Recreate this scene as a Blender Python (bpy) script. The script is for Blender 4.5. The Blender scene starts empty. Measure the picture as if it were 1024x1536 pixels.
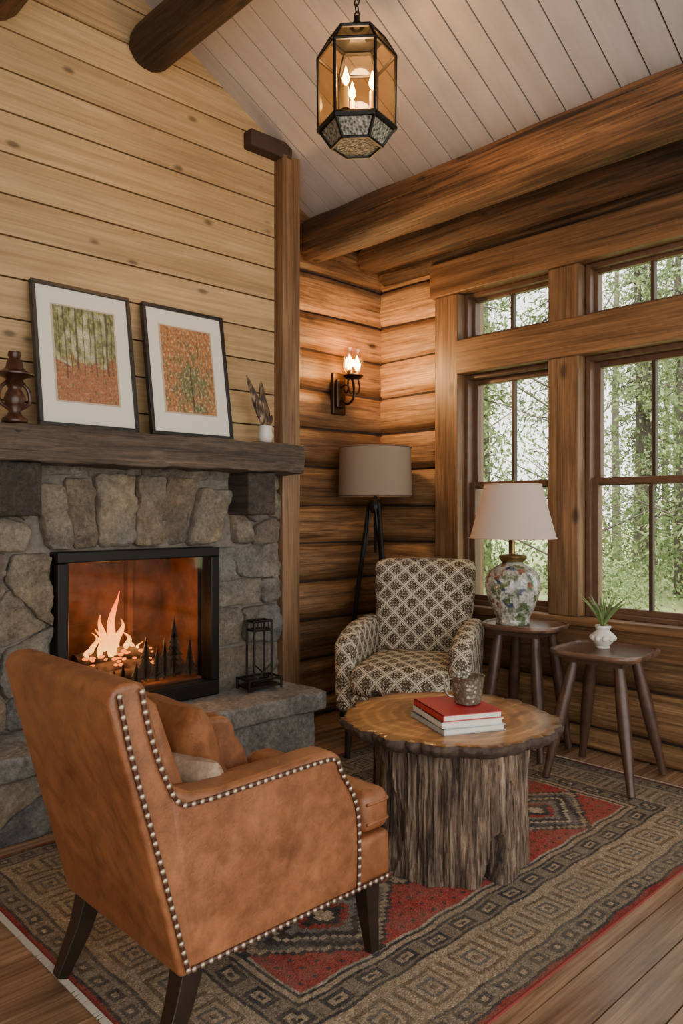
import bpy, bmesh, math, random
import numpy as np
from mathutils import Vector, Matrix, noise
random.seed(7); np.random.seed(7)
S=bpy.context.scene; C=S.collection
CAMH=1.25
F=Vector((.6947,.7193,0)); R=Vector((.7193,-.6947,0))

# ------------------------------------------------------------------ materials
class Mat:
    def __init__(s,name,color=(.5,.5,.5),rough=.5,metal=0,spec=None):
        s.m=bpy.data.materials.new(name); s.m.use_nodes=True
        s.t=s.m.node_tree; s.N=s.t.nodes; s.b=s.N['Principled BSDF']
        s.b.inputs['Base Color'].default_value=(*color,1)
        s.b.inputs['Roughness'].default_value=rough
        s.b.inputs['Metallic'].default_value=metal
        if spec is not None: s.b.inputs['Specular IOR Level'].default_value=spec
    def n(s,ty,**k):
        x=s.N.new(ty)
        for a,b in k.items(): setattr(x,a,b)
        return x
    def put(s,sock,val):
        if isinstance(val,bpy.types.NodeSocket): s.t.links.new(val,sock)
        elif isinstance(val,(tuple,list)):
            sock.default_value=(*val,1) if len(val)==3 and len(sock.default_value)==4 else val
        else:
            try: sock.default_value=val
            except TypeError: sock.default_value=(val,val,val,1)
    def math(s,op,a,b=None,c=None):
        x=s.n('ShaderNodeMath',operation=op); s.put(x.inputs[0],a)
        if b is not None: s.put(x.inputs[1],b)
        if c is not None: s.put(x.inputs[2],c)
        return x.outputs[0]
    def mix(s,f,a,b,blend='MIX'):
        x=s.n('ShaderNodeMix',data_type='RGBA',blend_type=blend)
        s.put(x.inputs[0],f); s.put(x.inputs[6],a); s.put(x.inputs[7],b)
        return x.outputs[2]
    def ramp(s,src,stops,interp='LINEAR'):
        r=s.n('ShaderNodeValToRGB'); e=r.color_ramp.elements; r.color_ramp.interpolation=interp
        while len(e)<len(stops): e.new(.5)
        for i,(p,c) in enumerate(stops):
            if not isinstance(c,(tuple,list)): c=(c,c,c)
            e[i].position=p; e[i].color=(*c,1)
        s.put(r.inputs[0],src); return r.outputs[0]
    def coord(s,scale=(1,1,1),rot=(0,0,0),kind='Object'):
        tc=s.n('ShaderNodeTexCoord'); mp=s.n('ShaderNodeMapping')
        s.t.links.new(tc.outputs[kind],mp.inputs[0])
        mp.inputs['Scale'].default_value=scale; mp.inputs['Rotation'].default_value=rot
        return mp.outputs[0]
    def noise(s,vec,scale=5,detail=4,rough=.5,w=None,dist=0):
        x=s.n('ShaderNodeTexNoise',noise_dimensions='4D' if w is not None else '3D')
        s.put(x.inputs['Vector'],vec); x.inputs['Scale'].default_value=scale
        x.inputs['Detail'].default_value=detail; x.inputs['Roughness'].default_value=rough
        x.inputs['Distortion'].default_value=dist
        if w is not None: s.put(x.inputs['W'],w)
        return x.outputs[0]
    def voro(s,vec,scale=5,feature='F1',out=0):
        x=s.n('ShaderNodeTexVoronoi',feature=feature)
        s.put(x.inputs['Vector'],vec); x.inputs['Scale'].default_value=scale
        return x.outputs[out]
    def attr(s,name,out='Fac'):
        x=s.n('ShaderNodeAttribute'); x.attribute_name=name; return x.outputs[out]
    def bump(s,h,st=.3,dist=.01):
        x=s.n('ShaderNodeBump'); x.inputs['Strength'].default_value=st; x.inputs['Distance'].default_value=dist
        s.put(x.inputs['Height'],h); s.t.links.new(x.outputs[0],s.b.inputs['Normal'])
    def col(s,c): s.put(s.b.inputs['Base Color'],c)
    def rgh(s,c): s.put(s.b.inputs['Roughness'],c)

def wood(name,dark,light,axis=0,fine=14,rough=.45,bump=.25,knot=.7,tintamt=.5,blotch=.5,kscale=1.0,crack=0,streak=.35):
    m=Mat(name,rough=rough)
    sc=[fine]*3; sc[axis]=fine*.06
    t=m.attr('tint'); w=m.math('MULTIPLY',t,37.0)
    v=m.coord(sc)
    n1=m.noise(v,1,9,.72,w,1.2)
    c=m.ramp(n1,[(.36,dark),(.62,light)])
    # fine streaky grain
    sc5=[fine*6]*3; sc5[axis]=fine*.12
    n5=m.noise(m.coord(sc5),1,5,.65,w,.4)
    c=m.mix(1.0,c,m.ramp(n5,[(.40,1-streak),(.58,1.0+streak*.25)]),'MULTIPLY')
    sc2=[2.6]*3; sc2[axis]=.9
    n2=m.noise(m.coord(sc2),1,5,.6,w)
    f=m.ramp(n2,[(.35,1-blotch),(.62,1.0)])
    c=m.mix(1.0,c,f,'MULTIPLY')
    if knot>0:
        sc3=[4.6*kscale]*3; sc3[axis]=2.3*kscale
        vv=m.n('ShaderNodeVectorMath',operation='ADD'); m.put(vv.inputs[0],m.coord(sc3)); m.put(vv.inputs[1],m.math('MULTIPLY',t,9.0))
        k=m.voro(vv.outputs[0],1.0)
        k=m.math('ADD',k,m.math('MULTIPLY_ADD',n5,.08,-.04))
        kk=m.ramp(k,[(.055,1-knot),(.13,1.0)])
        c=m.mix(1.0,c,kk,'MULTIPLY')
    if crack>0:
        sc4=[fine*1.6]*3; sc4[axis]=fine*.05
        n4=m.noise(m.coord(sc4),1,3,.6,w,.3)
        kk=m.ramp(n4,[(.34,1-crack),(.38,1.0)])
        c=m.mix(1.0,c,kk,'MULTIPLY')
    b=m.math('MULTIPLY_ADD',t,tintamt,1-tintamt/2)
    c=m.mix(1.0,c,b,'MULTIPLY')
    m.col(c); m.bump(m.math('ADD',n1,n5),bump,.006)
    return m.m

def simple(name,color,rough=.5,metal=0,nz=0,nscale=20,bump=0,spec=None):
    m=Mat(name,color,rough,metal,spec)
    if nz or bump:
        n=m.noise(m.coord(),nscale,5,.6)
        if nz:
            m.col(m.ramp(n,[(.3,tuple(c*(1-nz) for c in color)),(.7,tuple(min(1,c*(1+nz)) for c in color))]))
        if bump: m.bump(n,bump,.005)
    return m.m

def emis(name,color,st,base=(0,0,0)):
    m=Mat(name,base); m.b.inputs['Emission Color'].default_value=(*color,1); m.b.inputs['Emission Strength'].default_value=st
    return m.m

def glassy(name,tint=(1,1,1),gl=.08,rough=.02,k=.35):
    m=Mat(name); N=m.N; N.remove(m.b)
    tr=m.n('ShaderNodeBsdfTransparent'); tr.inputs[0].default_value=(*tint,1)
    g=m.n('ShaderNodeBsdfGlossy'); g.inputs[0].default_value=(1,1,1,1); g.inputs['Roughness'].default_value=rough
    mx=m.n('ShaderNodeMixShader'); lw=m.n('ShaderNodeLayerWeight'); lw.inputs[0].default_value=.25
    f=m.math('MULTIPLY_ADD',lw.outputs['Facing'],k,gl)
    m.put(mx.inputs[0],f); m.t.links.new(tr.outputs[0],mx.inputs[1]); m.t.links.new(g.outputs[0],mx.inputs[2])
    m.t.links.new(mx.outputs[0],N['Material Output'].inputs[0])
    return m.m

def cloth_trans(name,color,tr=.5,nscale=300):
    m=Mat(name,color,.9); 
    t=m.n('ShaderNodeBsdfTranslucent'); t.inputs[0].default_value=(*color,1)
    mx=m.n('ShaderNodeMixShader'); mx.inputs[0].default_value=tr
    m.t.links.new(m.b.outputs[0],mx.inputs[1]); m.t.links.new(t.outputs[0],mx.inputs[2])
    m.t.links.new(mx.outputs[0],m.N['Material Output'].inputs[0])
    m.bump(m.noise(m.coord(),nscale,2),.2,.002)
    return m.m

# ------------------------------------------------------------------ mesh builder
class MB:
    def __init__(s): s.v=[];s.f=[];s.t=[];s.mi=[];s.cur=0;s.tint=.5
    def add(s,vs,fs):
        o=len(s.v); s.v+= [tuple(p) for p in vs]; s.t+=[s.tint]*len(vs)
        s.f+=[tuple(i+o for i in f) for f in fs]; s.mi+=[s.cur]*len(fs)
    def box(s,x0,x1,y0,y1,z0,z1,M=None):
        vs=[Vector((x,y,z)) for x in(x0,x1) for y in(y0,y1) for z in(z0,z1)]
        if M is not None: vs=[M@v for v in vs]
        s.add(vs,[(0,1,3,2),(4,6,7,5),(0,4,5,1),(2,3,7,6),(0,2,6,4),(1,5,7,3)])
    def extr(s,poly,plane,d0,d1,M=None):
        def P(p,d):
            if plane=='xz': return Vector((p[0],d,p[1]))
            if plane=='yz': return Vector((d,p[0],p[1]))
            return Vector((p[0],p[1],d))
        n=len(poly); vs=[P(p,d0) for p in poly]+[P(p,d1) for p in poly]
        if M is not None: vs=[M@v for v in vs]
        fs=[tuple(range(n))[::-1],tuple(range(n,2*n))]+[(i,(i+1)%n,n+(i+1)%n,n+i) for i in range(n)]
        s.add(vs,fs)
    def tube(s,pts,radii,seg=12,cap=True,sq=False):
        pts=[Vector(p) for p in pts]; n=len(pts)
        if not isinstance(radii,(list,tuple)): radii=[radii]*n
        prev=None; vs=[]
        for i,p in enumerate(pts):
            t=(pts[min(i+1,n-1)]-pts[max(i-1,0)])
            if t.length<1e-9: t=Vector((0,0,1))
            t.normalize()
            if prev is None:
                up=Vector((0,0,1)) if abs(t.z)<.9 else Vector((1,0,0))
                a=t.cross(up).normalized()
            else:
                a=(prev-t*prev.dot(t)).normalized()
            prev=a; b=t.cross(a)
            for k in range(seg):
                an=2*math.pi*k/seg+(math.pi/4 if sq else 0)
                vs.append(p+(a*math.cos(an)+b*math.sin(an))*radii[i])
        fs=[]
        for i in range(n-1):
            for k in range(seg):
                k2=(k+1)%seg; fs.append((i*seg+k,i*seg+k2,(i+1)*seg+k2,(i+1)*seg+k))
        if cap: fs.append(tuple(range(seg))[::-1]); fs.append(tuple((n-1)*seg+k for k in range(seg)))
        s.add(vs,fs)
    def lathe(s,prof,c=(0,0,0),seg=32,fn=None,cap=True,ph=0):
        vs=[];n=len(prof)
        for (r,z) in prof:
            for k in range(seg):
                a=2*math.pi*k/seg+ph; rr=r*(fn(a,z) if fn else 1)
                vs.append((c[0]+rr*math.cos(a),c[1]+rr*math.sin(a),c[2]+z))
        fs=[]
        for i in range(n-1):
            for k in range(seg):
                k2=(k+1)%seg; fs.append((i*seg+k,i*seg+k2,(i+1)*seg+k2,(i+1)*seg+k))
        if cap:
            fs.append(tuple(range(seg))[::-1]); fs.append(tuple((n-1)*seg+k for k in range(seg)))
        s.add(vs,fs)
    def ball(s,c,r,seg=8,rings=5,sc=(1,1,1)):
        vs=[];fs=[]
        for i in range(rings+1):
            th=math.pi*i/rings
            for k in range(seg):
                a=2*math.pi*k/seg
                vs.append((c[0]+r*sc[0]*math.sin(th)*math.cos(a),c[1]+r*sc[1]*math.sin(th)*math.sin(a),c[2]+r*sc[2]*math.cos(th)))
        for i in range(rings):
            for k in range(seg):
                k2=(k+1)%seg; fs.append((i*seg+k,(i+1)*seg+k,(i+1)*seg+k2,i*seg+k2))
        s.add(vs,fs)
    def gbox(s,lo,hi,r=.02,step=.05,amp=0,freq=8,puff=(0,0,0),M=None,shear=None):
        def lst(a,b):
            L=b-a; rr=min(r,L/2.001); o=[0,rr*.12,rr*.35,rr*.65,rr]
            n=max(1,int((L-2*rr)/step)); mid=[rr+(L-2*rr)*i/n for i in range(1,n)]
            o2=[L-q for q in o][::-1]
            l=o+mid+o2; out=[]
            for q in l:
                if not out or q-out[-1]>1e-6: out.append(q)
            return [a+q for q in out]
        A=[lst(lo[i],hi[i]) for i in range(3)]
        n=[len(a) for a in A]; idx={}; vs=[]
        rr=[min(r,(hi[i]-lo[i])/2.001) for i in range(3)]; R_=min(rr)
        ctr=[(lo[i]+hi[i])/2 for i in range(3)]; hf=[(hi[i]-lo[i])/2 for i in range(3)]
        def V(i,j,k):
            key=(i,j,k)
            if key in idx: return idx[key]
            p=Vector((A[0][i],A[1][j],A[2][k]))
            q=Vector([min(max(p[m],lo[m]+R_),hi[m]-R_) for m in range(3)])
            d=p-q
            if d.length>1e-9: p=q+d.normalized()*R_
            if any(puff):
                u=[(p[m]-ctr[m])/hf[m] for m in range(3)]
                for m in range(3):
                    if puff[m]:
                        o=[x for x in range(3) if x!=m]
                        w=(1-u[o[0]]**2)*(1-u[o[1]]**2)
                        p[m]+=puff[m]*u[m]*w
            if amp: p=p+noise.noise_vector(p*freq)*amp+noise.noise_vector(p*freq*3.1)*amp*.4
            if shear: p=shear(p)
            if M is not None: p=M@p
            idx[key]=len(vs); vs.append(p); return idx[key]
        fs=[]
        for (a,b,c) in ((0,1,2),(1,2,0),(2,0,1)):
            for side in (0,n[c]-1):
                for i in range(n[a]-1):
                    for j in range(n[b]-1):
                        q=[]
                        for (di,dj) in ((0,0),(1,0),(1,1),(0,1)):
                            ijk=[0,0,0]; ijk[a]=i+di; ijk[b]=j+dj; ijk[c]=side; q.append(V(*ijk))
                        if side==0: q=q[::-1]
                        fs.append(tuple(q))
        s.add(vs,fs)
    def build(s,name,mats,parent=None,smooth=True,angle=40,bevel=0,bseg=3,recalc=True,loc=None,rot=None):
        me=bpy.data.meshes.new(name); me.from_pydata(s.v,[],s.f)
        if not isinstance(mats,(list,tuple)): mats=[mats]
        for m in mats: me.materials.append(m)
        me.polygons.foreach_set('material_index',s.mi)
        at=me.attributes.new('tint','FLOAT','POINT'); at.data.foreach_set('value',s.t)
        me.update()
        if recalc:
            bm=bmesh.new(); bm.from_mesh(me); bmesh.ops.recalc_face_normals(bm,faces=bm.faces); bm.to_mesh(me); bm.free()
        if smooth:
            me.polygons.foreach_set('use_smooth',[True]*len(me.polygons))
            try: me.set_sharp_from_angle(angle=math.radians(angle))
            except Exception: pass
        ob=bpy.data.objects.new(name,me); C.objects.link(ob)
        if parent: ob.parent=parent
        if loc: ob.location=loc
        if rot: ob.rotation_euler=rot
        if bevel:
            b=ob.modifiers.new('b','BEVEL'); b.width=bevel; b.segments=bseg; b.limit_method='ANGLE'; b.angle_limit=math.radians(35)
        return ob

def empty(name,loc=(0,0,0),rz=0):
    e=bpy.data.objects.new(name,None); C.objects.link(e); e.location=loc; e.rotation_euler=(0,0,rz); e.empty_display_size=.1
    return e
def resample(pts,sp):
    pts=[Vector(p) for p in pts]; out=[pts[0]]; acc=0
    for a,b in zip(pts,pts[1:]):
        L=(b-a).length; d=sp-acc
        while d<=L:
            out.append(a+(b-a)*(d/L)); d+=sp
        acc=L-(d-sp)
    return out
def smoothpath(pts,n=6):
    P=[Vector(p) for p in pts]; out=[]
    for i in range(len(P)-1):
        p0=P[max(i-1,0)];p1=P[i];p2=P[i+1];p3=P[min(i+2,len(P)-1)]
        for k in range(n):
            t=k/n
            out.append(.5*((2*p1)+(p2-p0)*t+(2*p0-5*p1+4*p2-p3)*t*t+(3*p1-p0-3*p2+p3)*t**3))
    out.append(P[-1]); return out

# ------------------------------------------------------------------ shared mats
M_black=simple('black_metal',(.012,.011,.010),.45,.6,bump=.1)
M_dark=simple('dark_wood_leg',(.018,.010,.007),.35,0,.3)
M_iron=simple('iron',(.02,.018,.016),.5,.7)
M_log=wood('log_wall_wood',(.090,.040,.015),(.36,.185,.075),axis=0,fine=22,rough=.5,bump=.5,knot=.9,tintamt=.9,blotch=.5,crack=.5,streak=.42)
M_logY=wood('log_wall_wood_y',(.17,.080,.032),(.47,.265,.120),axis=1,fine=22,rough=.5,bump=.5,knot=.9,tintamt=.8,blotch=.4,crack=.4,streak=.42)
M_beam=wood('beam_wood',(.042,.018,.008),(.26,.122,.046),axis=1,fine=18,rough=.62,bump=.9,knot=.95,tintamt=.6,blotch=.65,crack=.75,streak=.5,kscale=1.3)
M_trimZ=wood('trim_wood_z',(.13,.064,.028),(.32,.175,.080),axis=2,fine=20,rough=.5,knot=.7,tintamt=.3,blotch=.3,crack=.3)
M_trimY=wood('trim_wood_y',(.115,.056,.023),(.30,.153,.065),axis=1,fine=20,rough=.5,knot=.7,tintamt=.3,blotch=.3,crack=.3)
M_gap=simple('dark_gap',(.02,.009,.005),.9)
M_plank=wood('pine_plank',(.38,.235,.102),(.56,.375,.182),axis=0,fine=13,rough=.6,bump=.12,knot=.65,tintamt=.22,blotch=.25,kscale=1.5,streak=.18)
M_gap2=simple('plank_gap',(.045,.025,.011),.9)

# ------------------------------------------------------------------ room constants
YF=3.27; YL=3.51; XW=3.75
def zc(x):
    if x>3.16: return 3.0
    if x>.8: return 3.03-(x-3.1)*.52
    return 3.03+2.3*.52-( .8-x)*.52
def clip(poly,px,pz,nx,nz):
    out=[]
    for i in range(len(poly)):
        a=poly[i];b=poly[(i+1)%len(poly)]
        da=(a[0]-px)*nx+(a[1]-pz)*nz; db=(b[0]-px)*nx+(b[1]-pz)*nz
        if da<=0: out.append(a)
        if da*db<0:
            t=da/(da-db); out.append((a[0]+(b[0]-a[0])*t,a[1]+(b[1]-a[1])*t))
    return out

# floor
mb=MB(); y=-2.2; w=.125
while y<3.55:
    x=-1.7+random.uniform(-1.2,0)
    while x<3.9:
        L=random.uniform(1.2,2.4); a=max(x,-1.7); b=min(x+L-.004,3.9)
        mb.tint=random.random()
        if b>a: mb.box(a,b,y,y+w-.0045,-.03,0)
        x+=L
    y+=w
mb.tint=.1; mb.cur=1; mb.box(-1.7,3.9,-2.2,3.6,-.1,-.028)
M_floor=wood('floor_oak',(.23,.118,.060),(.48,.295,.175),axis=0,fine=14,rough=.26,bump=.12,knot=.6,tintamt=.65,blotch=.3,streak=.3)
mb.build('floor',[M_floor,M_gap],smooth=False)

# fireplace plank wall
mb=MB(); h=.172; z=.0
while z<4.3:
    zt=z+h-.008
    mb.tint=random.random()
    x=-1.6; xb=2.65
    if zt<1.42: xb=.93
    poly=[(x,z),(xb-.002,z),(xb-.002,zt),(x,zt)]
    poly=clip(poly,3.1,3.045,.52,1.0)
    if len(poly)>=3: poly=clip(poly,.8,4.24,-.52,1.0)
    if len(poly)>=3: mb.extr(poly,'xz',YF,YF+.03)
    z+=h
mb.cur=1; mb.tint=.5
mb.box(-1.6,1.42,YF+.02,YF+.5,0,3.05); mb.box(2.19,2.65,YF+.02,YF+.5,0,3.2)
mb.box(1.42,2.19,YF+.02,YF+.5,1.05,3.2); mb.box(1.42,2.19,YF+.02,YF+.5,0,.38)
mb.extr([(-1.4,3.05),(2.65,3.05),(2.65,3.26),(.8,4.22),(-1.4,3.1)],'xz',YF+.02,YF+.5)
mb.build('wall_fireplace',[M_plank,M_gap2],smooth=False,bevel=0)

# log courses helper
def logs(mb,axis,a0,a1,plane,z0,z1,bul=.042,flat=4.5):
    n=max(2,int((a1-a0)/.05)); K=16; vs=[];fs=[]
    off=random.uniform(0,50)
    for i in range(n+1):
        a=a0+(a1-a0)*i/n
        for k in range(K+1):
            s=-1+2*k/K
            d=bul*(1-abs(s)**flat)*(1+.25*noise.noise(Vector((a*1.7,off,s*.8))))+ .005*noise.noise(Vector((a*5,off,s*3)))*(1-abs(s)**4)
            zz=(z0+z1)/2+s*((z1-z0)/2-.005-.010*max(0,noise.noise(Vector((a*2.2,off+3,1 if s>0 else 5)))))+.012*noise.noise(Vector((a*1.1,z0*.01+(1 if s>0 else 0)*(z1-z0)*5+z0*5,0)))
            vs.append((a,plane-d,zz) if axis=='x' else (plane-d,a,zz))
    for i in range(n):
        for k in range(K):
            fs.append((i*(K+1)+k,i*(K+1)+k+1,(i+1)*(K+1)+k+1,(i+1)*(K+1)+k))
    mb.add(vs,fs)
seams=[-.115,.12,.355,.59,.825,1.06,1.295,1.53,1.765,2.0,2.235,2.47,2.705,2.94,3.175]
mb=MB()
for i,(a,b) in enumerate(zip(seams,seams[1:])):
    mb.tint=[.4,.5,.3,.55,.25,.65,.4,.25,.8,.65,.9,.75,.3,.05][i]
    xr=XW
    if b>3.0: xr=3.2
    if a<2.94: logs(mb,'x',2.74,xr,YL,max(a,0),b)
    else: mb.tint=.05; logs(mb,'x',2.74,3.16,YL,a,b,.03)
mb.cur=1; mb.box(2.77,3.95,YL+.0,YL+.25,0,3.22)
mb.build('wall_back',[M_log,M_gap],recalc=False,angle=60)

wins=[(2.21,2.74),(1.35,2.02),(.40,1.155)]
mb=MB()
for i,(a,b) in enumerate(zip(seams,seams[1:])):
    mb.tint=[.3,.2,.4,.25,.4,.5,.3,.5,.25,.85,.65,.95,.4,.1][i]
    if a<2.9: logs(mb,'y',2.95,YL-.02,XW,max(a,0),b)
    if b<.7: mb.tint=random.uniform(.0,.3); logs(mb,'y',-2.2,2.97,XW,max(a,0),b,.05)
    elif a<2.9: mb.tint=random.uniform(.2,.8); logs(mb,'y',-2.2,.22,XW,a,b)
mb.cur=1
mb.box(XW,XW+.2,2.85,YL+.25,0,3.05); mb.box(XW,XW+.2,-2.2,2.85,0,.62); mb.box(XW,XW+.2,-2.2,2.85,2.6,3.05); mb.box(XW,XW+.2,-2.2,.26,.62,2.6)
mb.build('wall_right',[M_logY,M_gap],recalc=False,angle=60)
mb=MB(); mb.box(-1.8,-1.6,.3,YF+.5,0,3.02); mb.cur=1
for i in range(17):
    mb.tint=random.random(); mb.box(-1.6,-1.57,.3,YF,i*.172,i*.172+.165)
mb.build('wall_left',[M_gap2,wood('pine_plank_y',(.42,.255,.105),(.60,.40,.185),axis=1,fine=8,rough=.6,bump=.1,knot=.4,tintamt=.2,blotch=.15)],smooth=False)

# ceiling
mb=MB(); y=-2.2; cw=.128
def slab(x0,x1,y0,y1,th=.02):
    za,zb=zc(x0+1e-6),zc(x1-1e-6)
    vs=[(x0,y0,za),(x1,y0,zb),(x1,y1,zb),(x0,y1,za),(x0,y0,za+th),(x1,y0,zb+th),(x1,y1,zb+th),(x0,y1,za+th)]
    mb.add(vs,[(3,2,1,0),(4,5,6,7),(0,1,5,4),(1,2,6,5),(2,3,7,6),(3,0,4,7)])
while y<3.6:
    mb.tint=random.random()
    slab(.8,3.16,y,y+cw-.008); slab(-1.65,.8,y,y+cw-.008); slab(3.16001,3.95,y,y+cw-.008)
    y+=cw
mb.cur=1; mb.tint=0
for (a,b) in ((.8,3.16),(-1.65,.8),(3.16001,3.95)):
    za,zb=zc(a+1e-6)+.012,zc(b-1e-6)+.012
    mb.add([(a,-2.2,za),(b,-2.2,zb),(b,3.65,zb),(a,3.65,za),(a,-2.2,za+.1),(b,-2.2,zb+.1),(b,3.65,zb+.1),(a,3.65,za+.1)],[(3,2,1,0),(4,5,6,7),(0,1,5,4),(1,2,6,5),(2,3,7,6),(3,0,4,7)])
mw=Mat('painted_ceiling_boards',(.62,.57,.53),.6)
nn=mw.noise(mw.coord((1,6,1)),3,5,.6)
cc=mw.ramp(nn,[(.3,(.43,.385,.35)),(.7,(.52,.47,.435))]); cc=mw.mix(1.0,cc,mw.math('MULTIPLY_ADD',mw.attr('tint'),.1,.93),'MULTIPLY'); mw.col(cc)
mb.build('ceiling',[mw.m,simple('ceiling_gap',(.04,.027,.02),.9)],smooth=False)

# round log beams
def logbeam(name,x,z,y0,y1,r,mat=None,tint=.5,amp=.045):
    mb=MB(); n=160; seg=56; vs=[];fs=[]; mb.tint=tint
    for i in range(n+1):
        yy=y0+(y1-y0)*i/n
        for k in range(seg):
            a=2*math.pi*k/seg
            rr=r*(1+amp*noise.noise(Vector((math.cos(a)*1.2+x,math.sin(a)*1.2,yy*1.4)))*2+.05*noise.noise(Vector((math.cos(a)*5,math.sin(a)*5,yy*3)))+.045*noise.noise(Vector((math.cos(a)*12,math.sin(a)*12,yy*2)))-.05*max(0,noise.noise(Vector((math.cos(a)*9,math.sin(a)*9,yy*.8+x)))-.25))
            if i in(0,n): rr*=.94
            vs.append((x+rr*math.cos(a),yy,z+rr*math.sin(a)))
    for i in range(n):
        for k in range(seg):
            k2=(k+1)%seg; fs.append((i*seg+k,i*seg+k2,(i+1)*seg+k2,(i+1)*seg+k))
    fs.append(tuple(range(seg))); fs.append(tuple(n*seg+k for k in range(seg))[::-1])
    mb.add(vs,fs); return mb.build(name,mat or M_beam,angle=50)
logbeam('ceiling_beam',3.08,2.872,-2.15,3.44,.13,tint=.9)
logbeam('ceiling_beam',3.56,2.865,-2.15,3.45,.088,tint=.2)
logbeam('ceiling_beam',3.735,2.80,-2.15,3.45,.07,tint=.05)
logbeam('ceiling_beam',1.878,3.45,-2.15,3.27,.105,tint=.2)
logbeam('ceiling_beam',1.16,3.37,-2.15,3.27,.10,tint=.2)

# post
mb=MB(); mb.tint=.1; mb.gbox((2.65,3.20,0),(2.775,3.53,3.19),.006,.25,.003,4)
mb.build('trim_1',M_trimZ)
mb=MB(); mb.gbox((2.44,3.2,3.165),(2.72,3.3,3.255),.008,.1,.004,6)
mb.build('trim_2',simple('dark_timber',(.04,.02,.012),.7,0,.3))

def zbox(name,boxes,mat,bevel=.006):
    mb=MB()
    for b in boxes: mb.tint=random.uniform(.3,.7); mb.box(*b)
    return mb.build(name,mat,bevel=bevel,bseg=2)
posts=[(2.81,2.985),(2.025,2.205),(1.165,1.345),(.21,.395)]
zbox('trim_3',[(3.675,3.94,a,b,.70,2.555) for a,b in posts],M_trimZ)
zbox('trim_4',[(3.655,3.94,.1,3.01,2.555,2.76)],M_trimY)
zbox('trim_5',[(3.66,3.94,.21,2.812,2.07,2.27)],M_trimY)
zbox('trim_6',[(3.655,3.94,.1,3.0,.655,.70),(3.685,3.76,.12,2.99,.52,.655)],M_trimY)
M_sash=simple('window_sash',(.11,.055,.030),.45,0,.2)
M_munt=simple('window_muntin',(.045,.026,.016),.5)
M_glass=glassy('window_glass',(.98,.98,.97),.005,k=.15)
for i,(a,b) in enumerate(wins):
    e=empty('window_%d'%(i+1),(3.8,(a+b)/2,1.6))
    mb=MB(); O=Vector((3.8,(a+b)/2,1.6))
    def bx(x0,x1,y0,y1,z0,z1): mb.box(x0-O.x,x1-O.x,y0-O.y,y1-O.y,z0-O.z,z1-O.z)
    a2=a; b2=b+ (.07 if i==0 else 0)
    mid=(a2+b2)/2
    b3=b2
    def ring(z0,z1,x0,x1,w,yy0=a2,yy1=b3):
        bx(x0,x1,yy0,yy0+w,z0,z1); bx(x0,x1,yy1-w,yy1,z0,z1); bx(x0,x1,yy0+w,yy1-w,z0,z0+w); bx(x0,x1,yy0+w,yy1-w,z1-w,z1)
    ring(.70,2.07,3.74,3.86,.026); ring(2.27,2.555,3.74,3.86,.026)
    ring(1.39,2.045,3.80,3.84,.032,a2+.022,b3-.022); ring(.722,1.43,3.77,3.80,.034,a2+.022,b3-.022)
    ring(2.292,2.533,3.79,3.83,.022,a2+.022,b3-.022)
    mb.build('frame',M_sash,e,bevel=.003,bseg=1)
    mb=MB()
    bx(3.805,3.835,mid-.010,mid+.010,1.43,2.02); bx(3.775,3.798,mid-.010,mid+.010,.755,1.39); bx(3.795,3.825,mid-.010,mid+.010,2.31,2.515)
    mb.build('muntins',M_munt,e)
    mb=MB(); bx(3.818,3.821,a2+.04,b3-.04,1.41,2.03); bx(3.784,3.787,a2+.04,b3-.04,.74,1.41); bx(3.808,3.811,a2+.04,b3-.04,2.31,2.52)
    mb.build('glass',M_glass,e)

# ------------------------------------------------------------------ stone
ms=Mat('field_stone',rough=.85)
t=ms.attr('tint'); w=ms.math('MULTIPLY',t,31.0)
base=ms.ramp(t,[(0,(.25,.24,.22)),(.2,(.39,.33,.25)),(.4,(.32,.24,.165)),(.55,(.30,.29,.26)),(.75,(.41,.35,.27)),(.9,(.25,.205,.155)),(1,(.36,.28,.20))])
n1=ms.noise(ms.coord(),10,9,.72,w,.5); n2=ms.noise(ms.coord(),50,6,.75,w); n3=ms.noise(ms.coord(),4,4,.6,w)
c=ms.mix(1.0,base,ms.ramp(n1,[(.32,.5),(.66,1.35)]),'MULTIPLY'); c=ms.mix(1.0,c,ms.ramp(n2,[(.36,.6),(.62,1.15)]),'MULTIPLY')
c=ms.mix(1.0,c,ms.ramp(n3,[(.35,(.80,.85,.92)),(.65,(1.12,1.0,.86))]),'MULTIPLY')
ms.col(c); ms.bump(ms.math('ADD',n1,ms.math('MULTIPLY',n2,.8)),1.0,.04)
M_stone=ms.m
M_mortar=simple('mortar',(.16,.135,.11),.95,0,.3,40,.4)
mg=Mat('gray_hearth_stone',rough=.75)
n1=mg.noise(mg.coord(),5,9,.7); n2=mg.noise(mg.coord(),40,6,.75)
c=mg.ramp(n1,[(.32,(.16,.157,.145)),(.68,(.38,.355,.325))]); c=mg.mix(1.0,c,mg.ramp(n2,[(.35,.6),(.62,1.15)]),'MULTIPLY'); mg.col(c); mg.bump(mg.math('ADD',n1,n2),.9,.02)
M_hearth=mg.m

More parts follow.
